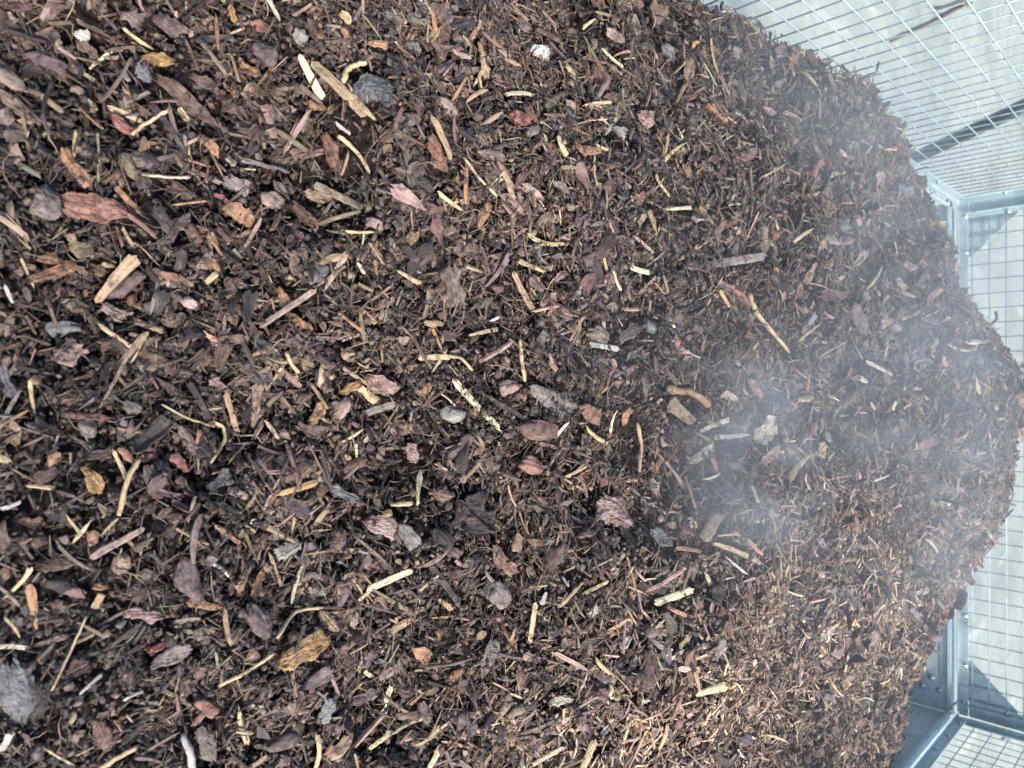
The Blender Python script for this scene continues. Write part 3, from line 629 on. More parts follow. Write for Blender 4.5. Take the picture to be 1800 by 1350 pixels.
# crumbs of compost
n = int(95000 * DENS); x, y = scatter(n)
L = np.clip(rng.lognormal(math.log(.0042), .42, n), .0018, .011)
P, f = lumps(n, 1, L, L * rng.uniform(.55, .95, n), L * rng.uniform(.45, .85, n), .35)
col, _ = colours(n, W_CRUMB, .30); col = dry(x, y, col)
loc, Mx = place(x, y, L * .12 + np.where(rng.random(n) < .16, rng.uniform(.003, .009, n), rng.uniform(-.007, .000, n)), np.full(n, .5)); bits.add(P, f, loc, Mx, col)
n = 80; u = rng.random(n); y = 2.41 - rng.random(n) ** 1.4 * .7; x = np.where(u < .5, XL + rng.uniform(.0, .009, n), XR - rng.uniform(.0, .009, n))
bk = rng.random(n) < .5; y = np.where(bk, YB - rng.uniform(0, .009, n), y); x = np.where(bk, rng.uniform(XL + .02, XR - .02, n), x)
L = np.clip(rng.lognormal(math.log(.0045), .45, n), .002, .011)
P, f = lumps(n, 1, L, L * rng.uniform(.4, .9, n), L * .5, .35); col, _ = colours(n, W_CRUMB, .30)
upn = np.zeros((n, 3)); upn[:, 2] = 1
bits.add(P, f, np.stack([x, y, CAM[2] - .571 + L * .22], -1), frames(upn, rng.uniform(0, 6, n), np.full(n, .3)), col)
# small flakes
n = int(52000 * DENS); x, y = scatter(n)
L = np.clip(rng.lognormal(math.log(.0085), .40, n), .0035, .020); Wd = L * rng.uniform(.35, .85, n)
keep = clear_of_heroes(x, y, L, .06); x, y, L, Wd = x[keep], y[keep], L[keep], Wd[keep]; n = len(x)
P, f = flakes6(n, L, Wd, np.clip(L * .16, .0008, .003)); col, _ = colours(n, W_FLAKE, .24); col = dry(x, y, col)
x, y = inside(x, y, L); loc, Mx = place(x, y, rng.uniform(-.003, .009, n), rng.uniform(.15, .85, n)); bits.add(P, f, loc, Mx, col)
# small splinters
n = int(42000 * DENS); x, y = scatter(n)
L = np.clip(rng.lognormal(math.log(.011), .45, n), .004, .030); Wd = np.clip(L * rng.uniform(.07, .24, n), .0007, .003)
keep = clear_of_heroes(x, y, L * .6, .07); x, y, L, Wd = x[keep], y[keep], L[keep], Wd[keep]; n = len(x)
P, f = slivers(n, L, Wd, Wd * rng.uniform(.4, .9, n)); col, _ = colours(n, W_SPL, .25); col = dry(x, y, col)
x, y = inside(x, y, L); loc, Mx = place(x, y, rng.uniform(-.001, .011, n), rng.uniform(.08, .6, n)); splin.add(P, f, loc, Mx, col)
# fibres
n = int(40000 * DENS); x, y = scatter(n, .6)
L = np.clip(rng.lognormal(math.log(.012), .45, n), .004, .040); rad = np.clip(L * rng.uniform(.008, .025, n), .00012, .00042)
P, f = fibres(n, L, rad); col, _ = colours(n, W_FIB, .3); col = dry(x, y, col)
x, y = inside(x, y, L); loc, Mx = place(x, y, rng.uniform(.002, .011, n), rng.uniform(.05, .5, n)); hair.add(P, f, loc, Mx, col)

# curled shreds, most of them further up the heap
n = int(40000 * DENS); x, y = scatter(n, .3); keep = rng.random(n) < np.clip((y - .35) / 1.0 + np.clip(x, 0, 1) * .9, .06, 1); x, y = x[keep], y[keep]; k2 = clear_of_heroes(x, y, np.full(len(x), .009), .12); x, y = x[k2], y[k2]; n = len(x)
L = np.clip(rng.lognormal(math.log(.019), .4, n), .007, .045); Wd = np.clip(L * rng.uniform(.04, .12, n), .0007, .0026)
P, f = plates(n, 6, 2, L, Wd, Wd * .5, 20, .2, rng.normal(0, .07, n), 0, .15, .1, rng.normal(0, .06, n), style='point'); col, _ = colours(n, dict(brown=30, tan=20, dark=16, olive=10, pinkish=12, purple=10, straw=12, grey=6, cream=6), .25); col = dry(x, y, col)
x, y = inside(x, y, L); loc, Mx = place(x, y, rng.uniform(.001, .012, n), rng.choice([.15, .4, .9], n)); splin.add(P, f, loc, Mx, col)

# medium bark and splinters: the ones that show largest become objects, the others join the mass
def medium(n, kind, med, sg, lo, hi, weights):
    x, y = scatter(n, 1.0)
    L = np.clip(rng.lognormal(math.log(med), sg, n), lo, hi)
    if kind == 'flake': Wd = L * rng.uniform(.22, .60, n)
    elif kind == 'nugget': Wd = L * rng.uniform(.55, .85, n)
    else: Wd = np.clip(L * rng.uniform(.045, .14, n), .0011, .0045)
    keep = clear_of_heroes(x, y, L * .7 if kind != 'splinter' else L * .3, 0.0)
    x, y, L, Wd = x[keep], y[keep], L[keep], Wd[keep]; n = len(x)
    x, y = inside(x, y, L)
    col, names = colours(n, weights, .16)
    if kind == 'flake':
        T = np.clip(Wd * rng.uniform(.12, .28, n), .0014, .006); lift = T * .5 + np.where(y > .95, rng.uniform(-.002, .017, n), rng.uniform(-.002, .0105, n)); tilt = np.where(y > .95, rng.uniform(.15, 1.1, n), rng.uniform(.12, .65, n))
        P, f = plates(n, 10, 6, L, Wd, T, rng.uniform(3, 12, n), rng.uniform(.1, .5, n), rng.normal(0, .05, n), rng.normal(0, .08, n), .12, .24, style='shard')
    elif kind == 'nugget':
        T = Wd * rng.uniform(.55, .9, n); lift = T * .2 + rng.uniform(0, .004, n); tilt = rng.uniform(.1, .4, n)
        P, f = lumps(n, 3, L, Wd, T, .36, .035)
    else:
        T = np.clip(Wd * rng.uniform(.35, .8, n), .001, .004); lift = T * .5 + rng.uniform(.003, .012, n); tilt = rng.uniform(.05, .35, n)
        P, f = plates(n, 9, 3, L, Wd, T, rng.uniform(2.5, 12, n), rng.uniform(.05, .4, n), rng.normal(0, .03, n), rng.normal(0, .05, n), .12, .2, rng.normal(0, .03, n), style='point')
    loc, Mx = place(x, y, lift, tilt)
    u, v, d = project(loc)
    pl = np.linalg.norm(np.stack(project(loc + Mx[:, :, 0] * (L * .5)[:, None])[:2], -1) - np.stack(project(loc - Mx[:, :, 0] * (L * .5)[:, None])[:2], -1), axis=1)
    show = pl * np.sqrt(np.maximum(Wd / L, .05)); inv = (u > 4) & (u < 1796) & (v > 4) & (v < 1346)
    return dict(P=P, f=f, loc=loc, M=Mx, col=col, names=names, u=u, v=v, pl=pl, pw=Wd / d * FPX, score=np.where(inv, show, 0), kind=kind)
med_f = medium(int(9500 * DENS), 'flake', .0195, .38, .009, .046, W_MED)
med_n = medium(int(1700 * DENS), 'nugget', .012, .32, .006, .026, dict(W_MED, pinkish=14, grey=12))
med_s = medium(int(3600 * DENS), 'splinter', .027, .34, .012, .055, dict(W_SPL, white=0, pale=1, cream=2))
def split_off(D, want, name, mass, mat):
    order = np.argsort(-D['score']); big = order[:max(want, 0)]; rest = order[max(want, 0):]
    mass.add(D['P'][rest], D['f'], D['loc'][rest], D['M'][rest], D['col'][rest])
    for i in big:
        o = piece_obj(name, D['P'][i], D['f'], D['loc'][i], D['M'][i], D['col'][i], mat)
        if D['kind'] == 'nugget': o.data.polygons.foreach_set('use_smooth', np.ones(len(o.data.polygons), bool))
        RECS.append([o, D['kind'], D['names'][i], D['pl'][i], D['pw'][i], D['u'][i], D['v'][i], ''])
def have(*k): return sum(r[1] in k for r in RECS)
barkm = Mass()
split_off(med_f, 300 - have('flake'), 'bark_chip', barkm, M_BARK)
split_off(med_n, 300 - have('nugget'), 'bark_lump', barkm, M_BARK)
split_off(med_s, 300 - have('splinter', 'lath'), 'wood_splinter', splin, M_WOOD)

# compost bed
idx = np.arange(GX * GY).reshape(GX, GY)
q = np.stack([idx[:-1, :-1], idx[1:, :-1], idx[1:, 1:], idx[:-1, 1:]], -1).reshape(-1, 4)
HB = HH + .0035 * vnoise(XX / .013, YY / .013, 8) + .0022 * vnoise(XX / .0065, YY / .0065, 9) - .009
bed_top = np.stack([XX, YY, HB], -1).reshape(-1, 3)
ring = np.concatenate([idx[:-1, 0], idx[-1, :-1], idx[:0:-1, -1], idx[0, :0:-1]])
low = bed_top[ring].copy(); low[:, 2] = .30; b0 = len(bed_top); k = len(ring); a = np.arange(k); bn = (a + 1) % k
side = np.stack([ring[a], b0 + a, b0 + bn, ring[bn]], -1)
bed = link('compost_bed', make_mesh('compost_bed', np.concatenate([bed_top, low]), np.concatenate([q, side]), None, None, M_SOIL, True))
tag(bed, 'dark brown compost bed of the steaming mulch heap filling the cage', 'compost', kind='stuff')
tag(bits.build('mulch_crumbs', M_CHIP), 'fine dark crumbs and small flakes covering the mulch heap', 'mulch', kind='stuff')
tag(barkm.build('loose_bark', M_BARK), 'smaller brown bark pieces strewn over the mulch heap', 'bark', kind='stuff')
tag(splin.build('loose_splinters', M_WOOD), 'small tan and brown wood slivers strewn over the mulch heap', 'slivers', kind='stuff')
tag(hair.build('plant_fibres', M_FIBRE), 'thin tan root fibres tangled through the mulch surface', 'fibres', kind='stuff')

# twigs standing out of the crest against the mesh
def edge_twig(px, depth_y, rad, col, label):
    P3 = []
    for (x, y), Y in zip(px, depth_y):
        d = ray(x, y); P3.append(CAM + d * (Y / d[1]))
    P3 = np.array(P3); loc = P3[0]
    V, q, t, lc = tube_piece(P3 - loc, rad, 7, 5); cc = np.ones((len(V), 4)); cc[:, :3] = C[col]
    o = link('twig', make_mesh('twig', V, q, t, {'col': cc, 'lc': lc + rng.uniform(-9, 9, 3)}, M_BARK, True)); o.location = loc
    tag(o, label, 'twig', 'twigs standing out of the crest'); return o
edge_twig([(1572, 325), (1592, 312), (1608, 300), (1632, 293)], [1.93, 1.93, 1.92, 1.90], .0022, 'dark', 'thin forked dark twig pointing at the cage corner from the crest')
edge_twig([(1512, 140), (1528, 131), (1540, 127), (1545, 108)], [1.30, 1.30, 1.30, 1.30], .0016, 'dark', 'thin kinked dark twig standing against the left mesh panel')
edge_twig([(1540, 208), (1565, 206), (1586, 213)], [1.42, 1.42, 1.43], .0035, 'brown', 'short thick brown twig end below the kinked twig')
edge_twig([(1640, 438), (1648, 440), (1656, 441)], [2.34, 2.33, 2.32], .0030, 'brown', 'pointed brown twig end beside the left corner bolts')
edge_twig([(1742, 572), (1752, 560), (1750, 548)], [2.1, 2.1, 2.1], .0035, 'dark', 'stubby dark twig near the top of the crest')
edge_twig([(1712, 984), (1722, 992), (1729, 998)], [2.2, 2.2, 2.2], .0035, 'dark', 'pointed dark twig end against the back mesh, right of the crest')

# ------------------------------------------------------------------ labels of the pieces
SHAPE = dict(flake='bark chip', nugget='bark lump', lath='flat lath', splinter='wood splinter', stick='straw stalk', twig='twig')
CAT = dict(flake='bark chip', nugget='bark lump', lath='wood splinter', splinter='wood splinter', stick='stalk', twig='twig')
GRP = dict(flake='bark chips strewn over the mulch', nugget='bark lumps strewn over the mulch', lath='wood splinters strewn over the mulch', splinter='wood splinters strewn over the mulch',
           stick='straw stalks on the mulch', twig='twigs on the mulch')
ANCH = [('glossy black chunk', 660, 166), ('pale yellow speckled lath', 539, 137), ('white stone', 937, 92), ('red and orange lump', 907, 221), ('pale green flat chip', 1080, 245),
        ('long brown bark strip', 335, 185), ('pale grey lumpy clod', 71, 360), ('oval orange flake', 411, 372), ('purplish mottled lump', 225, 496), ('bright torn ochre flake', 156, 844),
        ('hooked straw', 376, 780), ('longest pale lath', 834, 715), ('short straw block', 635, 691), ('pinkish straight stick', 506, 542), ('blue grey flake', 598, 870), ('widest dark slab', 822, 907),
        ('greenish white chip', 1049, 613), ('bent orange stick', 1196, 697), ('longest grey plank', 1262, 465), ('bent long straw', 1345, 570), ('pinkish cracked slab', 1071, 906),
        ('bluish grey corner slab', 28, 1208), ('thick white peeled stick', 327, 1318), ('ridged purplish lump', 336, 1010), ('smooth black lump', 103, 1029), ('rotten ochre lump', 517, 1142),
        ('pale broken lath', 686, 1012), ('square ended pale lath', 756, 1325), ('bright pale lath', 1180, 1045), ('thick pale stub', 1242, 1207), ('bluish white scrap', 1087, 1128),
        ('lone white crest chip', 1656, 882), ('reddish bark strip', 1452, 520), ('torn pinkish fan flake', 117, 633)]
def direction(dx, dy):
    a = math.degrees(math.atan2(-dy, dx)) % 360
    return ['right of', 'upper right of', 'above', 'upper left of', 'left of', 'lower left of', 'below', 'lower right of'][int(((a + 22.5) % 360) // 45)]
ORD = ['nearest', 'second nearest', 'third nearest', 'fourth nearest', 'fifth nearest', 'sixth nearest', 'seventh nearest', 'eighth nearest', 'ninth nearest', 'tenth nearest', 'eleventh nearest', 'twelfth nearest']
pend = {}
for r in RECS:
    o, kind, cn, pl, pw, x, y, lab = r
    tag(o, lab or None, CAT[kind], GRP[kind])
    if lab: continue
    k = min(ANCH, key=lambda a: (a[1] - x) ** 2 + (a[2] - y) ** 2)
    size = 'large' if pl > 62 else 'small' if pl < 34 else 'midsized'
    if kind in ('splinter', 'stick', 'lath'): size = 'long' if pl > 62 else 'short' if pl < 40 else ''
    key = (f"{size} {CNAME[cn]} {SHAPE[kind]}".strip(), f"{direction(x - k[1], y - k[2])} the {k[0]}")
    pend.setdefault(key, []).append((math.hypot(x - k[1], y - k[2]), o))
for (what, where), L_ in pend.items():
    L_.sort(key=lambda e: e[0])
    for i, (d, o) in enumerate(L_):
        o['label'] = f"{what} {where}" if len(L_) == 1 else f"{what} {where}, {ORD[min(i, 11)]}"

# ------------------------------------------------------------------ the cage
def box(bm, x0, x1, y0, y1, z0, z1):
    vs = [bm.verts.new(p) for p in ((x0, y0, z0), (x1, y0, z0), (x1, y1, z0), (x0, y1, z0), (x0, y0, z1), (x1, y0, z1), (x1, y1, z1), (x0, y1, z1))]
    for f in ((3, 2, 1, 0), (4, 5, 6, 7), (0, 1, 5, 4), (1, 2, 6, 5), (2, 3, 7, 6), (3, 0, 4, 7)): bm.faces.new([vs[i] for i in f])
def part(name, bm, mat, parent, bevel=.0008, smooth=False):
    me = bpy.data.meshes.new(name); bm.normal_update(); bm.to_mesh(me); bm.free(); me.materials.append(mat)
    if smooth: me.polygons.foreach_set('use_smooth', [True] * len(me.polygons))
    o = link(name, me, parent)
    if bevel:
        b = o.modifiers.new('edge', 'BEVEL'); b.width = bevel; b.segments = 2; b.limit_method = 'ANGLE'
    return o
cage = bpy.data.objects.new('mulch_cage', None); COL.objects.link(cage)
tag(cage, 'galvanised steel cage with solid lower sides and wire mesh above, holding the mulch', 'cage')
Z_LIP, Z_FL0, Z_FL1, Z_TOP = rz(-.571), rz(-.555), rz(-.529), rz(.05)
t = .003
def wall_x(x, s, name):
    """side wall at x; s = outward direction"""
    bm = bmesh.new()
    box(bm, min(x, x + s * t), max(x, x + s * t), YF, YB - .0005, .02, Z_LIP - .003)
    part('side_sheet', bm, M_STEEL, cage, .0006)
    bm = bmesh.new()                                        # rolled lip along the top of the sheet, turned inwards
    box(bm, min(x - s * .011, x + s * .030), max(x - s * .011, x + s * .030), YF, YB - .012, Z_LIP - .0028, Z_LIP)
    box(bm, min(x - s * .011, x - s * .008), max(x - s * .011, x - s * .008), YF, YB - .012, Z_LIP - .012, Z_LIP - .003)
    part('sheet_lip', bm, M_STEEL, cage, .0012)
    bm = bmesh.new()                                        # bottom angle of the mesh panel
    box(bm, min(x, x + s * t), max(x, x + s * t), YF, YB - .002, Z_FL0 + .0032, Z_FL1)
    box(bm, min(x - s * .009, x + s * .024), max(x - s * .009, x + s * .024), YF, YB - .002, Z_FL0, Z_FL0 + .003)
    part('panel_rail', bm, M_RAIL, cage, .0010)
    bm = bmesh.new()                                        # end angle of the side panel at the corner
    box(bm, min(x, x + s * t), max(x, x + s * t), YB - .052, YB - .0035, Z_FL1 + .002, Z_TOP)
    box(bm, min(x - s * .013, x + s * .001), max(x - s * .013, x + s * .001), YB - .0335, YB - .031, Z_FL1 - .004, Z_TOP)
    part('corner_angle', bm, M_RAIL, cage, .0008)
    bm = bmesh.new(); box(bm, min(x, x + s * .03), max(x, x + s * .03), YF, YB, Z_TOP + .002, Z_TOP + .03); part('top_rail', bm, M_RAIL, cage)
    bm = bmesh.new(); box(bm, min(x, x + s * .03), max(x, x + s * .03), YF, YF + .03, Z_FL1 + .002, Z_TOP); part('end_post', bm, M_RAIL, cage)
wall_x(XL, -1, 'left'); wall_x(XR, 1, 'right')
# back wall
bm = bmesh.new(); box(bm, XL, XR, YB, YB + t, .02, Z_LIP - .003); part('front_sheet', bm, M_STEEL, cage, .0006)
bm = bmesh.new()
box(bm, XL + .012, XR - .012, YB - .011, YB + .03, Z_LIP - .0028, Z_LIP); box(bm, XL + .012, XR - .012, YB - .011, YB - .008, Z_LIP - .010, Z_LIP - .003)
part('sheet_lip', bm, M_STEEL, cage, .0012)
def rounded_plate(bm, x0, x1, z0, z1, y0, y1, r, bottom=True):
    pts = []
    for cx, cz, a0 in ((x0 + r, z0 + r, 180), (x1 - r, z0 + r, 270)):
        for k in range(7):
            a = R(a0 + 15 * k); pts.append((cx + r * math.cos(a), cz + r * math.sin(a)))
    pts += [(x1, z1), (x0, z1)]
    A = [bm.verts.new((p[0], y0, p[1])) for p in pts]; B = [bm.verts.new((p[0], y1, p[1])) for p in pts]
    bm.faces.new(A); bm.faces.new(B[::-1])
    for i in range(len(pts)): bm.faces.new((A[i - 1], B[i - 1], B[i], A[i]))
    bmesh.ops.recalc_face_normals(bm, faces=bm.faces[:])
bm = bmesh.new(); rounded_plate(bm, -.452, .892, rz(-.601), Z_LIP - .0125, YB - .0035, YB - .0006, .009); part('stiffener', bm, M_RAIL, cage, .0006)
bm = bmesh.new()
box(bm, XL + .004, XR - .004, YB, YB + t, Z_FL0 + .0032, Z_FL1); box(bm, XL + .012, XR - .012, YB - .009, YB + .024, Z_FL0, Z_FL0 + .003)
part('panel_rail', bm, M_RAIL, cage, .0010)
for x, s in ((XL, 1), (XR, -1)):
    bm = bmesh.new(); a, b = sorted((x + s * .004, x + s * .050)); box(bm, a, b, YB, YB + t, Z_FL1 + .002, Z_TOP)
    a, b = sorted((x + s * .036, x + s * .039)); box(bm, a, b, YB - .011, YB - .0005, Z_FL1 - .006, Z_TOP)
    part('corner_angle', bm, M_RAIL, cage, .0008)
    # gusset behind the wires
    bm = bmesh.new(); xa, xb = x + s * .046, x + s * .163; zc = rz(-.412)
    pts = [(xa, Z_FL1 - .01), (xb, Z_FL1 - .01), (xb, Z_FL1 + .006), (xa + s * .006, zc), (xa, zc)]
    A = [bm.verts.new((p[0], YB + .0125, p[1])) for p in pts]; B = [bm.verts.new((p[0], YB + .0155, p[1])) for p in pts]
    bm.faces.new(A); bm.faces.new(B[::-1])
    for i in range(5): bm.faces.new((A[i - 1], B[i - 1], B[i], A[i]))
    bmesh.ops.recalc_face_normals(bm, faces=bm.faces[:]); part('gusset_plate', bm, M_RAIL, cage, .0006)
bm = bmesh.new(); box(bm, XL - .03, XR + .03, YB + .001, YB + .03, Z_TOP + .0325, Z_TOP + .06); part('top_rail', bm, M_RAIL, cage)
bm = bmesh.new(); box(bm, XL - .03, XR + .03, YF - .034, YF - .001, .02, Z_LIP); part('tail_sheet', bm, M_STEEL, cage)
# wires: one mesh per panel
def cyl(bm, a, b, r, n=8):
    a, b = Vector(a), Vector(b); d = (b - a).normalized(); u = d.orthogonal().normalized(); v = d.cross(u)
    A = [bm.verts.new(a + (u * math.cos(k * 2 * math.pi / n) + v * math.sin(k * 2 * math.pi / n)) * r) for k in range(n)]
    B = [bm.verts.new(b + (u * math.cos(k * 2 * math.pi / n) + v * math.sin(k * 2 * math.pi / n)) * r) for k in range(n)]
    for k in range(n): bm.faces.new((A[k - 1], A[k], B[k], B[k - 1]))
    bm.faces.new(A[::-1]); bm.faces.new(B)
jit = np.random.default_rng(77)
PITCHX, PITCHZ, WR = .0420, .0410, .00150
z_rows = [rz(-.2147 * 2.42) + PITCHZ * k for k in range(0, 15)]
for x, s in ((XL, -1), (XR, 1)):
    bm = bmesh.new()
    zr = [rz(-.174 * 2.42) + PITCHZ * k for k in range(-2, 13)]
    for z in zr:
        if Z_FL1 - .01 < z < Z_TOP: cyl(bm, (x + s * .0052, YF + .012, z + jit.normal(0, .0007)), (x + s * .0052, YB - .006, z + jit.normal(0, .0007)), WR)
    yv = YB - .022
    while yv > YF + .02:
        cyl(bm, (x + s * .0089, yv + jit.normal(0, .0007), Z_FL0 + .012), (x + s * .0089, yv + jit.normal(0, .001), Z_TOP - .001), WR); yv -= PITCHX
    part('wire_mesh', bm, M_WIRE, cage, 0, True)
bm = bmesh.new()
for z in z_rows:
    if z < Z_TOP: cyl(bm, (XL + .008, YB + .0052, z + jit.normal(0, .0006)), (XR - .008, YB + .0052, z + jit.normal(0, .0006)), WR)
u0 = 545 / 6.136                                             # wires across the back panel
xv = XL + .020
while xv < XR - .01:
    cyl(bm, (xv + jit.normal(0, .0006), YB + .0089, Z_FL0 + .012), (xv + jit.normal(0, .0009), YB + .0089, Z_TOP - .001), WR); xv += PITCHX
part('wire_mesh', bm, M_WIRE, cage, 0, True)
# brace tube outside the left panel
bm = bmesh.new(); cyl(bm, (XL - .040, 2.03, rz(-.574)), (XL - .040, 1.52, rz(.045)), .0150, 24); part('brace_tube', bm, M_TUBE, cage, 0, True)
# bolts
def bolt(p, axis, r=.0058):
    bm = bmesh.new(); d = Vector(axis)
    q = d.to_track_quat('Z', 'Y').to_matrix().to_4x4()
    bmesh.ops.create_cone(bm, cap_ends=True, segments=20, radius1=r * 1.5, radius2=r * 1.45, depth=.0012, matrix=Matrix.Translation((0, 0, .0006)))
    g = bmesh.ops.create_uvsphere(bm, u_segments=18, v_segments=10, radius=r)['verts']
    for v in g: v.co.z = max(v.co.z, 0) * .85 + .0012
    bmesh.ops.transform(bm, matrix=Matrix.Translation(p) @ q, verts=bm.verts[:])
    o = part('bolt', bm, M_BOLT, cage, 0, True)
def on_back(px, py, y=YB):
    d = ray(px, py); return CAM + d * (y / d[1])
def on_side(px, py, x):
    d = ray(px, py); return CAM + d * (x / d[0])
for px, py in ((1657, 400), (1640, 422), (1637, 1190), (1651, 1213), (1621, 1205)):
    P = on_back(px, py); bolt((P[0], YB - .0001, P[2]), (0, -1, 0), .0066)
for px, py in ((1697, 381), (1698, 444), (1772, 371), (1696, 1082), (1696, 1169), (1693, 1234), (1771, 1254)):
    P = on_back(px, py)
    bolt((P[0], YB - .0001 if P[2] < Z_FL1 else (YB - .0001 if min(P[0] - XL, XR - P[0]) < .05 else YB + .0124), P[2]), (0, -1, 0), .0048)
for px, py in ((1692, 351), (1767, 338), (1649, 319), (1596, 277)):
    P = on_side(px, py, XL); bolt((XL + .0001, P[1], P[2]), (1, 0, 0), .0050)
for px, py in ((1688, 1272), (1765, 1299), (1668, 1294), (1645, 1318)):
    P = on_side(px, py, XR); bolt((XR - .0001, P[1], P[2]), (-1, 0, 0), .0050)
# hook pin in the right corner
bm = bmesh.new()
c = on_back(1672, 1251); 
for a, b in (((XR - .030, YB - .016, rz(-.566)), (XR - .006, YB - .018, rz(-.563))), ((XR - .030, YB - .016, rz(-.566)), (XR - .044, YB - .010, rz(-.552)))): cyl(bm, a, b, .0042, 12)
part('hook_pin', bm, M_BOLT, cage, 0, True)

# ------------------------------------------------------------------ ground and what lies on it
me = bpy.data.meshes.new('ground'); s_ = 150
me.from_pydata([(-s_, -s_, 0), (s_, -s_, 0), (s_, s_, 0), (-s_, s_, 0)], [], [(0, 1, 2, 3)]); me.materials.append(M_GROUND)
tag(link('ground', me), kind='structure')
def on_ground(px, py):
    d = ray(px, py); return CAM + d * (-CAM[2] / d[2])
br = None
pts = [on_ground(x, y) for x, y in ((1562, 74), (1600, 56), (1640, 38), (1676, 18), (1712, -4))]
g0 = pts[2].copy(); g0[2] = 0
br = bpy.data.objects.new('dry_frond', None); COL.objects.link(br); br.location = g0
tag(br, 'dry brown frond lying on the concrete beyond the left mesh panel', 'frond')
V, q, tt_, lc = tube_piece(np.array(pts) - g0 + np.array([0, 0, .013]), .010, 8, 6); cc = np.ones((len(V), 4)); cc[:, :3] = (.13, .10, .075)
link('stem', make_mesh('stem', V, q, tt_, {'col': cc, 'lc': lc}, M_FIBRE, True), br)
for (a, b, w) in (((1622, 26), (1705, -2), .022), ((1640, 36), (1690, 12), .018), ((1695, 2), (1702, 20), .03), ((1702, 0), (1698, 16), .022)):
    A, B = on_ground(*a), on_ground(*b); Lm = np.linalg.norm(B - A); o1 = np.ones(1)
    P, f = plates(1, 16, 5, Lm * o1, w * o1, .006 * o1, 2.2, .1, .05, .15, .08, .2)
    Mx = axis_frame(B - A, np.array([0, 0, 1.0])); P = P[0] @ Mx.T + ((A + B) / 2 - g0) + np.array([0, 0, .03])
    cc = np.ones((len(P), 4)); cc[:, :3] = (.13, .105, .08)
    link('blade', make_mesh('blade', P, f, None, {'col': cc, 'lc': P}, M_FIBRE, True), br)

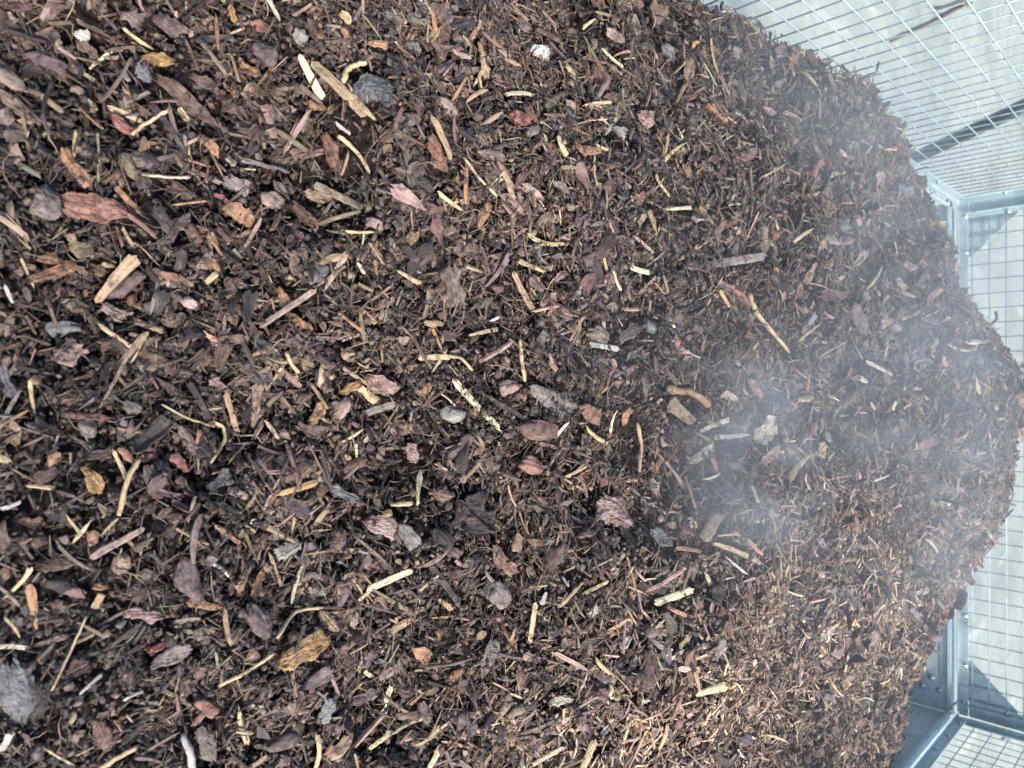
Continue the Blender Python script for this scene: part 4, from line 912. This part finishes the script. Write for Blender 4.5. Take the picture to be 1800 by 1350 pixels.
# ------------------------------------------------------------------ steam
def steam():
    bm = bmesh.new(); box(bm, XL + .012, XR - .012, .02, YB - .012, rz(-.75), rz(-.12))
    m, nt, nodes, links = newmat('steam')
    o = nodes.new('ShaderNodeOutputMaterial'); pv = nodes.new('ShaderNodeVolumePrincipled'); links.new(pv.outputs[0], o.inputs['Volume'])
    pv.inputs['Color'].default_value = (.88, .95, 1, 1); pv.inputs['Anisotropy'].default_value = .45
    geo = N(nt, 'ShaderNodeNewGeometry').outputs['Position']
    PUFF = [(1520, 560, .05, (.62, .80, .24), 1.15), (1450, 900, .05, (.55, .55, .22), .45), (1450, 250, .05, (.30, .45, .2), .9), (1255, 790, .07, (.19, .18, .11), 5.5), (1190, 850, .06, (.14, .13, .08), 3.2), (1480, 290, .07, (.15, .30, .12), 2.4), (1330, 170, .06, (.16, .22, .10), 1.6), (1480, 660, .09, (.26, .30, .14), 1.7),
            (1640, 740, .08, (.26, .30, .16), 1.5), (1600, 950, .08, (.26, .30, .14), 1.6), (1400, 860, .07, (.20, .20, .10), 1.8), (1650, 500, .08, (.20, .28, .14), 1.8), (110, 1130, .05, (.13, .12, .06), .3), (1060, 640, .05, (.16, .16, .08), .8)]
    tot = None
    for px, py, lift, rad, st in PUFF:
        c = unproject(px, py, HH) + np.array([0, -.03, lift])
        sub = nodes.new('ShaderNodeVectorMath'); sub.operation = 'SUBTRACT'; links.new(geo, sub.inputs[0]); sub.inputs[1].default_value = c
        dv = vscale(nt, sub.outputs[0], tuple(1 / r for r in rad))
        ln = nodes.new('ShaderNodeVectorMath'); ln.operation = 'LENGTH'; links.new(dv, ln.inputs[0])
        mr = nodes.new('ShaderNodeMapRange'); mr.interpolation_type = 'SMOOTHSTEP'; links.new(ln.outputs['Value'], mr.inputs['Value'])
        mr.inputs['From Min'].default_value = .1; mr.inputs['From Max'].default_value = 1.0; mr.inputs['To Min'].default_value = st; mr.inputs['To Max'].default_value = 0
        tot = mr.outputs[0] if tot is None else math_(nt, 'ADD', tot, mr.outputs[0])
    nz = noise_(nt, vscale(nt, geo, (1.5, .65, .8)), 6.5, 4, .57, 1.5)
    w = ramp_(nt, nz, [(.34, G1(0.10)), (.52, G1(.7)), (.72, G1(2.1))])
    links.new(math_(nt, 'MULTIPLY', math_(nt, 'MULTIPLY', tot, w), .62), pv.inputs['Density'])
    m.cycles.volume_step_rate = 1.0
    o = part('steam', bm, m, None, 0)
    tag(o, 'thin bluish white steam rising from the warm mulch heap', 'steam', kind='stuff')
steam()

# ------------------------------------------------------------------ light
w = bpy.data.worlds.new('World'); S.world = w; w.use_nodes = True
nt = w.node_tree; bg = nt.nodes['Background']
sky = nt.nodes.new('ShaderNodeTexSky'); sky.sky_type = 'NISHITA'; sky.sun_disc = False
EL, AZ = R(46), R(114)                        # azimuth clockwise from +Y
sky.sun_elevation = EL; sky.sun_rotation = AZ; sky.air_density = 1.0; sky.dust_density = 1.5; sky.ozone_density = .35; sky.altitude = 50
nt.links.new(sky.outputs[0], bg.inputs[0]); bg.inputs[1].default_value = .14
sd = bpy.data.lights.new('Sun', 'SUN'); sd.energy = 3.0; sd.angle = R(9); sd.color = (1, .93, .83)
so = bpy.data.objects.new('Sun', sd); COL.objects.link(so)
dirv = Vector((math.sin(AZ) * math.cos(EL), math.cos(AZ) * math.cos(EL), math.sin(EL)))
so.rotation_euler = dirv.to_track_quat('Z', 'Y').to_euler(); so.location = dirv * 8

# ------------------------------------------------------------------ camera
cd = bpy.data.cameras.new('Camera'); co = bpy.data.objects.new('Camera', cd); COL.objects.link(co)
cd.sensor_fit = 'HORIZONTAL'; cd.sensor_width = 36; cd.lens = 36 * FPX / 1800; cd.clip_start = .02; cd.clip_end = 500
X, Y, Z = UP, -RIGHT, -FWD                    # the phone was held upright: image right is up
mw = Matrix.Identity(4)
for i in range(3): mw[i][0], mw[i][1], mw[i][2], mw[i][3] = X[i], Y[i], Z[i], CAM[i]
co.matrix_world = mw
cd.dof.use_dof = True; cd.dof.focus_distance = .80; cd.dof.aperture_fstop = 9.0
S.camera = co
S.view_settings.view_transform = 'Standard'; S.view_settings.look = 'None'; S.view_settings.exposure = 0.98; S.view_settings.gamma = 1
S.cycles.use_denoising = True
S.cycles.max_bounces = 6; S.cycles.volume_bounces = 1; S.cycles.volume_max_steps = 96
